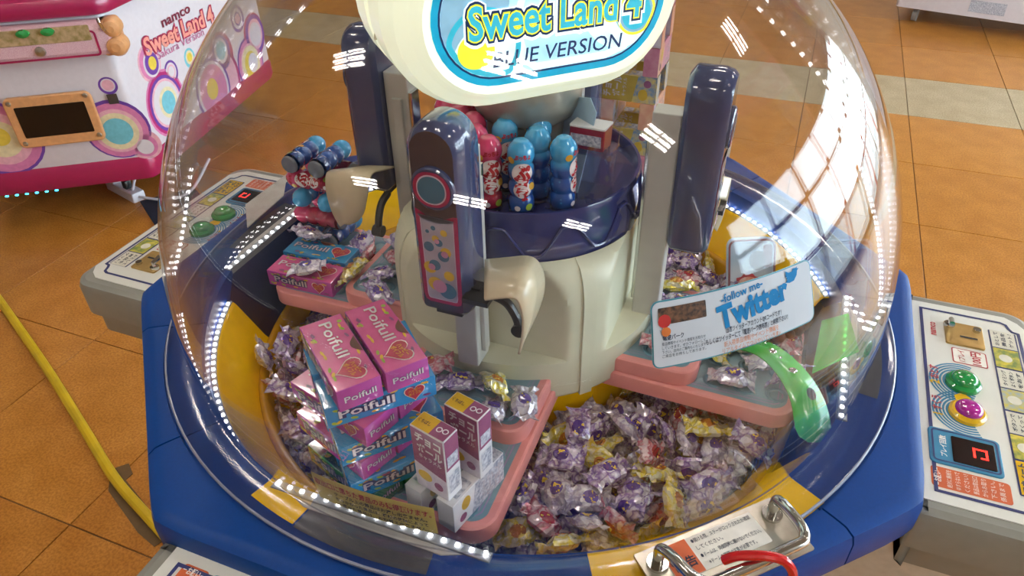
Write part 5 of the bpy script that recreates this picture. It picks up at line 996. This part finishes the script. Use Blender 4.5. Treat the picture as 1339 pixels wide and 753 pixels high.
# positions of every candy (0.1 mm, 0.01 rad, place*100+colour*10+shape), largest in view first
CDATA = "378,-2551,-932,-23,11,287,3;-203,-3476,-1167,49,-1,19,14;655,-3184,-951,38,26,13,31;121,-3439,-1035,286,23,-79,22;1950,-3403,-781,121,18,53,3;2818,-2496,-784,-7,-267,-50,203;946,-2865,-830,5,-8,-252,2;2101,-3099,-834,-53,20,-282,3;1644,-3351,-816,-244,-32,160,13;621,-2120,-890,-1,-276,-170,0;300,-3008,-1023,-21,-11,146,32;-93,-2391,-118,-12,-11,-160,434;1107,-3416,-821,86,-74,-78,4;931,-3592,-877,156,-33,-100,21;2652,-1742,-336,1,1,287,232;-892,-1980,-113,15,-7,310,402;2295,-2178,-833,-15,12,-6,312;295,-3863,-850,-102,3,32,13;-140,-2940,-1125,3,21,-197,3;1973,-2694,-1017,165,4,296,0;1447,-1913,-1103,5,73,-236,3;1235,-3088,-933,-16,283,-99,2;2379,-2368,-1014,11,6,119,32;1501,-2546,-873,-75,-69,-262,20;-3676,-252,-908,261,6,-161,2;-2179,-86,-124,12,12,-103,103;1257,-2065,-900,-74,20,-101,33;-450,-2147,-17,51,37,168,412;595,-3576,-865,25,236,-134,34;1552,-2892,-860,-37,53,61,11;2057,-2216,-981,251,16,-181,33;-3040,-1964,-1019,-18,-51,304,3;897,-2574,-1017,-90,-275,-64,13;-3366,556,-73,3,-25,-13,134;688,-3677,-1056,40,-71,-168,33;-3362,-1309,-909,22,-47,300,4;-475,-2514,-105,17,41,138,431;1830,-2140,-1052,186,-1,-147,3;-3889,-647,-827,185,17,-116,33;2695,-2490,-982,-294,31,100,31;-1290,-1755,-50,0,-36,-3,421;844,-1981,-1116,134,-22,46,0;2223,6,-125,-21,9,14,310;-2692,535,-136,-45,-10,117,113;-3537,1515,-58,28,-304,-42,133;389,-2097,-1054,124,22,71,11;2088,-1773,-1031,-33,-54,74,23;145,-2688,-1187,-289,-44,131,1;1279,-1544,-1154,84,-22,-79,32;1319,-3537,-1175,-8,187,-138,13;-2921,-2326,-1231,161,44,250,32;955,-1716,-1142,-21,-232,-65,30;-2729,1713,-340,-10,308,119,100;-2201,417,-113,20,21,279,100;-3399,-821,-895,-77,95,30,0;3218,-1436,-341,7,-312,12,231;1858,-1508,-1256,-64,217,133,1;3630,-1043,-342,16,0,130,220;3168,1391,-1002,41,67,33,3;2968,1951,-1024,306,-2,109,2;513,-2516,-1159,-17,3,186,4;1656,-1780,-1283,-5,-68,161,0;928,-2272,-1097,40,42,-284,12;2767,1253,-896,1,-21,-138,323;1297,-3325,-1066,-86,6,70,0;480,-3275,-1199,-10,-18,117,1;-3556,-1167,-1090,108,-37,240,22;-3487,-1332,-1438,59,-222,-28,32;1361,-2789,-1107,-51,23,-201,10;3230,-1925,-1297,-189,-47,100,1;-3322,-1814,-1151,-154,-15,-117,32;79,-3668,-1412,43,10,4,2;-2553,1158,-278,200,1,131,124;442,-1740,-1316,-82,116,-192,34;2496,-2698,-1158,80,-55,-142,34;-3611,-793,-1107,-142,-53,-107,1;1669,-1158,-1425,53,27,219,2;1690,-2922,-1110,290,52,83,1;2211,-2982,-1023,-6,23,-302,3;1802,-1312,-115,6,-306,-36,320;1571,-3091,-1276,58,-2,-249,24;-3551,-396,-1211,-202,38,-163,20;2894,1031,-1029,-2,280,-55,33;1123,-2192,-1343,-76,76,219,30;3297,-1885,-160,7,220,-94,203;2425,1850,-993,-1,-9,43,0;3264,1795,-1084,-109,86,-150,11;914,-2925,-1182,296,76,-26,4;1437,-2446,-1154,85,-13,47,30;878,-3655,-1305,-182,221,-11,32;-2010,753,-28,4,34,197,123;2203,-418,-119,4,2,-5,304;2710,-2502,-1287,-127,2,125,2;2576,-1170,-296,229,15,-158,313;-100,-3536,-1568,-267,-7,28,2;-351,-3363,-1349,62,-7,15,3;-450,-3313,-1565,-35,-287,10,32;-3505,1010,-1396,13,-12,-192,0;-1995,1493,-120,-10,308,93,100;1714,-3347,-1318,128,210,-2,13;-3282,731,-1309,73,28,96,0;2558,-1447,-1425,-136,-31,187,21;1970,-2192,-1390,15,-15,205,31;2157,-2520,-1244,-19,19,-228,3;2832,2148,-1204,51,-27,13,33;2975,-2104,-1490,114,-2,120,31;-161,-3050,-1374,27,21,-33,3;2962,-1389,-1519,12,40,145,31;140,-1956,-1083,-307,51,-58,31;1532,-939,-1279,-95,72,115,14;1861,-1202,-1195,-99,48,64,3;-2958,-1788,-1251,47,299,115,2;-3701,227,-1224,197,-10,-223,11;-3741,-189,-1166,-137,22,-185,34;2851,-1992,-1140,-76,-33,-115,32;3464,1173,-926,58,-37,-203,1;3131,-1599,-1307,290,61,1,220;-104,-2486,-1190,-100,-263,-3,0;2222,-2084,-1193,38,-25,82,10;2411,1285,-1081,-310,-19,109,0;306,-3732,-1215,-66,30,7,12;982,-3365,-1307,-66,43,-239,34;-2558,-2774,-1141,-104,-7,-65,14;2559,-1832,-1347,-61,-281,-75,31;-911,-3269,-1585,33,17,-19,4;-2,-2076,-1305,20,6,8,1;2735,2494,-1184,24,-72,57,3;2766,1577,-1148,-307,1,-67,32;2848,1790,-1293,6,254,19,1;2514,-2242,-1285,-76,52,-234,30;536,-3474,-1586,-17,0,-299,30;-3355,-935,-1533,-3,35,-261,10;3021,-1064,-323,-27,292,12,213;750,-3182,-1410,-8,196,-98,34;1836,-3093,-1508,-38,19,-283,4;3481,1426,-1342,172,-67,185,30;1769,-570,-1535,-40,-11,124,1;1371,-1853,-1587,3,-27,-283,1;273,-3179,-1345,62,-1,72,20;1765,-2535,-1415,-95,-29,195,13;-3295,-317,-964,108,-1,-155,100;2039,-2804,-1584,-13,0,152,24;-276,-2271,-1211,-36,38,-261,0;862,-2637,-1344,4,-16,-244,4;1374,-2364,-1404,48,-9,-120,14;-3101,-1414,-1153,11,-25,-142,34;1146,-1474,-1577,-24,-23,-243,0;2205,-908,-1420,13,-10,178,33;1430,-1622,-1455,-72,19,75,34;500,-2571,-1396,40,-4,190,0;1394,-2805,-1351,59,17,43,20;2276,-1221,-1267,192,-8,-218,31;-3190,-1534,-1371,8,13,-168,32;2144,-3034,-1264,-59,313,72,4;-572,-3717,-1393,157,22,-22,0;1965,-933,-1587,10,6,-279,24;-2632,-2052,-1598,3,1,-5,31;-70,-2767,-1395,68,15,-21,4;1167,-2871,-1560,5,26,224,2;-2971,-1667,-1579,9,36,301,3;1175,-3300,-1582,26,-305,-33,33;-2821,-2103,-1386,41,-15,-78,10;3073,1372,-1294,169,-28,-176,33;-3396,135,-1511,28,261,110,4;-3589,387,-1511,-103,-8,-225,2;-2750,-2530,-1513,-181,6,231,4;3063,1987,-1471,-66,-25,-89,3;-3570,-22,-1396,-57,-48,80,23;1869,-25,-1597,-19,-10,163,33;1898,591,-1512,-10,-43,56,1;1606,1188,-1587,32,-1,-250,3;1095,1691,-1590,-31,12,-200,10;-1858,1214,-1577,-22,-13,2,2;-1821,452,-1592,2,-1,-185,24;-1858,-207,-1587,-17,11,162,0;-1768,-1078,-1580,31,1,208,33;-1409,-1410,-1577,30,-3,70,0;-924,-1609,-1578,-37,2,271,3;-531,-1940,-1587,31,4,114,3;75,-2032,-1588,16,-10,123,32;810,-1824,-1597,-7,-9,201,30;1387,-1248,-1483,-2,-57,-233,11;2305,-72,-1588,-6,-22,-313,3;2244,370,-1578,4,30,213,31;1780,938,-1525,-107,4,-230,0;1484,1810,-1591,27,-9,141,1;1080,2155,-1569,-35,-22,312,4;-2133,1535,-1570,38,-8,-221,32;-2164,685,-1590,-8,17,-219,0;-2281,-5,-1448,-51,43,-87,22;-2249,-659,-1598,-15,-8,181,33;-2151,-1227,-1585,-2,22,-135,0;-1772,-1692,-1467,-273,-79,-62,13;-1247,-1811,-1574,-50,-17,260,0;-854,-2388,-1567,-26,-32,-215,0;-254,-2231,-1492,42,7,220,3;302,-2245,-1514,5,-15,-238,31;632,-2351,-1581,-46,9,163,30;1844,-1401,-1575,-30,-20,50,34;2171,-475,-1542,2,-30,21,2;2746,-26,-1559,59,-3,146,12;2586,532,-1591,-3,-14,209,3;2244,899,-1572,-35,-17,301,34;1805,1722,-1580,-21,-25,-183,3;1266,2522,-1556,0,27,-294,4;832,2464,-1575,-21,-29,33,20;-2554,1597,-1575,-32,-35,-152,12;-2460,926,-1590,31,0,-219,2;-2708,344,-1578,-33,24,-6,33;-2517,-249,-1489,87,31,110,12;-2522,-872,-1510,27,4,-216,3;-2450,-1360,-1385,62,-23,219,2;-2111,-1855,-1582,14,29,-129,0;-1576,-2042,-1593,26,-5,-8,20;-1173,-2524,-1573,-51,-10,-124,3;-571,-2539,-1522,-4,-54,178,1;-163,-2542,-1590,-10,21,262,1;323,-2653,-1573,23,34,212,4;936,-2533,-1577,48,-4,-197,3;1510,-2228,-1570,12,21,-253,11;1965,-1915,-1583,30,1,238,22;2255,-1409,-1581,24,-29,-132,30;2776,-564,-1588,35,13,-46,4;3123,81,-1588,-7,5,-171,24;2747,609,-1414,39,-29,167,34;2828,939,-1529,17,-31,48,32;2118,1297,-1584,-22,8,234,32;2267,1878,-1586,-11,-11,197,20;1832,2450,-1591,-15,3,25,1;1388,2876,-1597,-8,-6,274,33;-2147,2450,-1598,7,2,-63,3;-2859,1403,-1538,-211,-1,-171,30;-2802,693,-1530,-12,31,311,32;-2733,-129,-1567,76,9,104,31;-2856,-785,-1587,-17,4,-202,22;-2648,-1292,-1586,4,-1,-305,2;-2544,-1677,-1432,-19,-79,-299,33;-1919,-2382,-1597,-2,17,-246,3;-1526,-2554,-1592,2,-1,-170,24;-1175,-2970,-1587,13,14,3,11;-553,-2940,-1584,-3,16,-306,2;451,-3011,-1575,-61,-10,51,0;1523,-2740,-1587,-1,-9,203,4;1960,-2365,-1578,18,30,231,12;2440,-1959,-1585,16,-14,179,34;2516,-971,-1579,38,2,-120,10;2878,-319,-1431,28,-45,288,2;3500,444,-1583,9,29,-101,30;3168,719,-1590,4,2,-253,23;3081,1277,-1589,-2,-7,77,1;2685,1384,-1588,35,14,-278,4;2144,1696,-1380,-54,-8,-52,4;2428,2508,-1588,21,-5,-97,2;2218,2516,-1423,-308,-27,88,12;2613,2695,-1423,150,23,-80,34;-574,3228,-1595,0,311,137,32;-3184,1590,-1598,5,8,-201,3;-3390,966,-1595,4,-5,138,22;-3108,195,-1592,-7,13,219,1;-3157,-568,-1591,0,3,-205,32;-2595,-945,-1204,1,9,211,33;-2966,-1296,-1458,17,274,7,3;-1886,-2168,-1365,-5,-20,301,3;-1511,-2248,-1225,-103,-214,102,1;-1931,-2776,-1555,-80,8,294,30;-1391,-2992,-1386,-33,21,195,34;-86,-3038,-1598,5,-27,-45,34;2618,-2329,-1573,-53,9,-245,13;2922,-1801,-1590,7,5,47,1;2997,-954,-1539,36,35,13,30;3225,-243,-1481,67,-45,201,30;1779,518,-1310,-17,-2,-125,3;1342,1296,-1477,-9,-27,-81,3;715,1839,-1561,12,32,-306,1;-1783,1957,-1574,-3,-294,68,1;-1747,525,-1369,237,-21,-204,1;-1941,9,-1384,49,33,-146,31;-1584,-923,-1484,69,35,210,0;-1222,-1371,-1365,-57,-23,238,34;-872,-1808,-1225,-295,89,-50,4;-259,-1821,-1377,-49,-18,294,12;815,-2201,-1381,-27,39,167,20;1798,-504,-1308,-22,31,124,1;2298,-158,-1364,15,4,-31,31;1620,856,-1085,156,-53,-77,31;1238,1698,-1390,-8,10,-16,30;1233,2085,-1377,14,-11,293,2;45,2062,-1589,8,313,139,1;-2216,994,-1379,-15,-3,136,33;-2218,382,-1498,48,4,-57,13;-2044,-212,-1264,-48,259,14,24;-1919,-632,-1411,-1,-11,91,31;-1703,-1331,-1356,70,-19,-43,2;-1056,-1611,-1210,-79,-253,10,32;-1083,-2002,-1440,42,14,35,0;-547,-1924,-1236,-22,-57,135,1;759,-1719,-1320,-105,-16,-256,3;1802,-967,-1161,132,-100,-226,33;2039,-288,-1189,290,1,29,1;2411,102,-1278,-37,-35,-93,4;1982,906,-1256,-305,-8,-44,20;1780,1498,-1342,19,-290,-44,4;1597,1998,-1309,-39,43,-44,21;412,2157,-1575,265,-6,132,34;-2256,1900,-1592,5,-292,89,14;-2631,1022,-1434,31,-52,-204,3;-2595,456,-1344,10,-4,113,34;-2171,242,-1217,-240,-7,-148,11;-2414,-547,-1331,15,16,-199,20;-2169,-1271,-1364,-24,0,-140,1;-1549,-969,-1173,-60,43,213,34;-1445,-1702,-1285,228,-77,99,4;-1137,-2187,-1271,-81,40,-224,30;-726,-2239,-1191,109,237,17,10;2668,-614,-1363,-79,-6,305,0;2701,-378,-1159,-25,-35,-53,0;2455,573,-1248,-16,-17,235,20;2396,845,-1363,37,31,-151,4;1811,1928,-1207,-255,20,104,31;1881,3000,-1590,-299,3,-97,22;1470,2396,-1328,-263,-28,-35,13;14,3200,-1589,-15,-26,-2,1;-2665,2271,-1578,-306,-20,71,32;-1763,944,-1419,-41,49,-143,3;-3046,547,-1431,31,40,-281,1;-2433,94,-1130,-7,48,-223,33;-1990,-559,-1207,-10,-308,-49,2;-1840,-1209,-1130,-62,-10,112,2;-2496,-1852,-1251,4,-93,269,1;-1795,-1596,-1211,-69,-62,62,21;-1756,-3034,-1462,1,-59,123,3;-1539,-2643,-1327,-20,-56,-118,2;-924,-2587,-1330,-43,-50,255,1;-539,-2635,-1214,-133,26,-118,14;2124,-1605,-1288,163,72,-235,3;2257,-586,-1177,69,-18,14,32;3154,-533,-1329,58,72,-129,0;2948,156,-1383,-4,16,94,2;3068,658,-1387,6,13,153,20;2162,1335,-1340,5,70,80,0;2258,1920,-1304,208,8,-103,32;1925,2225,-1397,-76,65,-252,21;1498,2892,-1380,-245,15,167,32;787,2829,-1583,31,20,-285,12;-1503,3024,-1599,-16,-8,245,33;-3043,1144,-1440,-85,-38,167,4;-2941,60,-1351,1,-61,72,4;-1973,-296,-1004,-280,9,-98,4;-2447,-2457,-1502,25,25,-108,21;-1541,-3419,-1343,225,111,-5,0;-926,-2839,-1263,-97,23,-280,32;-702,-3083,-1340,7,249,-108,33;2271,-1998,-1406,-281,9,-102,12;2641,-1009,-1295,-73,-16,192,32;3272,-1107,-1490,19,48,-51,2;3582,-580,-1571,-14,-3,-167,30;3126,602,-1136,59,72,109,31;2371,434,-1060,-312,38,-61,2;-1816,-799,-1053,0,304,36,4;2045,560,-1168,-157,-61,237,4;1345,1346,-1219,-55,271,-58,21;-2216,-1482,-1174,4,288,163,22;-2243,-2063,-1404,229,49,-152,2;2772,-75,-1122,31,-31,-297,3;1847,2820,-1399,-271,4,-150,34;-2216,-877,-1197,10,18,-104,4;3486,80,-1493,-23,31,-124,2;3303,1211,-1380,-205,-26,176,1;2896,1750,-1534,58,0,-284,24;2398,2116,-1246,114,-12,194,4;-2993,-968,-1252,-27,185,130,31;-2269,-2441,-1266,-35,-35,179,33;2643,2142,-1509,-309,33,-97,30;-3506,-409,-1601,1,308,129,14;2458,-2733,-1522,-213,4,81,0;2515,1378,-1358,-176,-7,-162,0;1981,232,-1136,49,7,-73,4;-2923,-450,-1086,278,27,-113,24;-1929,-2462,-1197,-22,-6,-161,3;2844,64,-966,-80,-29,-57,33;2788,1145,-1297,-36,-16,-165,20;-2950,-672,-1322,-72,-292,47,2;-2629,-1381,-1121,-61,268,-51,14;-2382,-2236,-1040,66,-18,-90,2;3505,-288,-1364,-2,11,-123,31;3281,897,-1129,72,43,141,31;-3164,-276,-1413,-38,296,-67,32;-3389,-793,-1324,58,-24,-187,34;-2555,-2432,-1181,-144,-32,222,30;3711,160,-1382,-235,-1,173,4;3588,867,-1492,-178,0,-109,3;-2599,-941,-974,1,32,108,0;-3237,-291,-1204,53,26,-207,1;-2050,-1953,-1139,-34,8,-43,4;2736,726,-1128,17,43,-50,4;-2975,-1296,-931,-105,-42,-165,13;-2100,-2902,-1423,5,226,94,0;3307,-34,-1207,306,-12,-106,2;3581,709,-1240,-52,23,210,2;3582,980,-1075,296,-23,-129,30;2204,-2,-1016,-307,-15,105,1;1702,1277,-1182,38,29,-172,30;-2054,-1722,-979,14,-9,-298,13;-2730,-1602,-945,245,30,174,0;2039,1712,-1115,24,-296,-106,1;3758,263,-1086,247,-27,161,33;3441,363,-1160,119,-36,-122,24;2640,2902,-827,226,4,-82,1;-1682,-1367,-923,2,-30,-259,30;-2361,-718,-921,-44,11,-1,34;2099,1005,-1022,-25,13,307,32;2772,412,-1010,43,-293,-31,4;-3058,312,-1172,-282,-29,-138,104;-2619,-217,-1168,-42,309,-32,121;-2085,-1036,-955,-4,303,-38,130;-1525,712,151,-36,14,126,123;-2408,-393,-992,-44,278,48,112;-1733,1267,-117,-25,-298,75,110;2217,2745,-1237,-31,274,-155,214;2964,-515,-341,-300,2,96,204;3862,44,-846,296,-11,-155,202;3194,77,-799,-18,10,228,332;3361,67,-1003,12,21,240,303;3736,-260,-961,237,-94,-96,314;3283,-705,-343,3,-25,101,334;2021,-836,-119,-3,22,-180,303"
NIND = 146
def candy_label(k, place, x, y):
    nm = CN[k][1]; r = math.hypot(x, y); a = math.degrees(math.atan2(y, x))
    if place == 1: return nm + ' heaped on the left table', 'wrapped candies on the left table'
    if place == 2: return nm + ' on the right table beside the green gate', 'wrapped candies on the right table'
    if place == 3: return nm + ' on the right table behind the grey post', 'wrapped candies on the right table'
    if place == 4: return nm + ' loose on the front upper table', 'wrapped candies on the front table'
    side = 'left of the front table' if (a < -112 or a > 90) else ('in the front of the tray' if a < -70 else ('towards the right table' if a < -22 else 'behind the right table'))
    ring = 'against the yellow hub' if r < .225 else ('along the tray rim' if r > .345 else 'mid-pile')
    return '%s %s, %s' % (nm, ring, side), 'wrapped candies piled in the tray'
rest = G()
for i, row in enumerate(CDATA.split(';')):
    x, y, z, a, b_, c, q = [int(t) for t in row.split(',')]
    place, k, v_ = q // 100, q // 10 % 10, q % 10; x, y, z = x / 1e4, y / 1e4, z / 1e4
    me = candy_me[k][v_]; M_ = Matrix.Translation((x, y, z + Z0)) @ Matrix.Rotation(c / 100, 4, 'Z') @ Matrix.Rotation(b_ / 100, 4, 'Y') @ Matrix.Rotation(a / 100, 4, 'X')
    if i < NIND:
        o = obj('wrapped_candy', me); o.matrix_world = M_; lab, grp = candy_label(k, place, x, y); tag(o, lab, 'candy', grp)
    else:
        rest.add([tuple(M_ @ p.co) for p in me.vertices], [tuple(p.vertices) for p in me.polygons], CM[k])
o = rest.build('candy_pile'); o['kind'] = 'stuff'; tag(o, 'wrapped candies deeper in the pile filling the tray', 'candy')
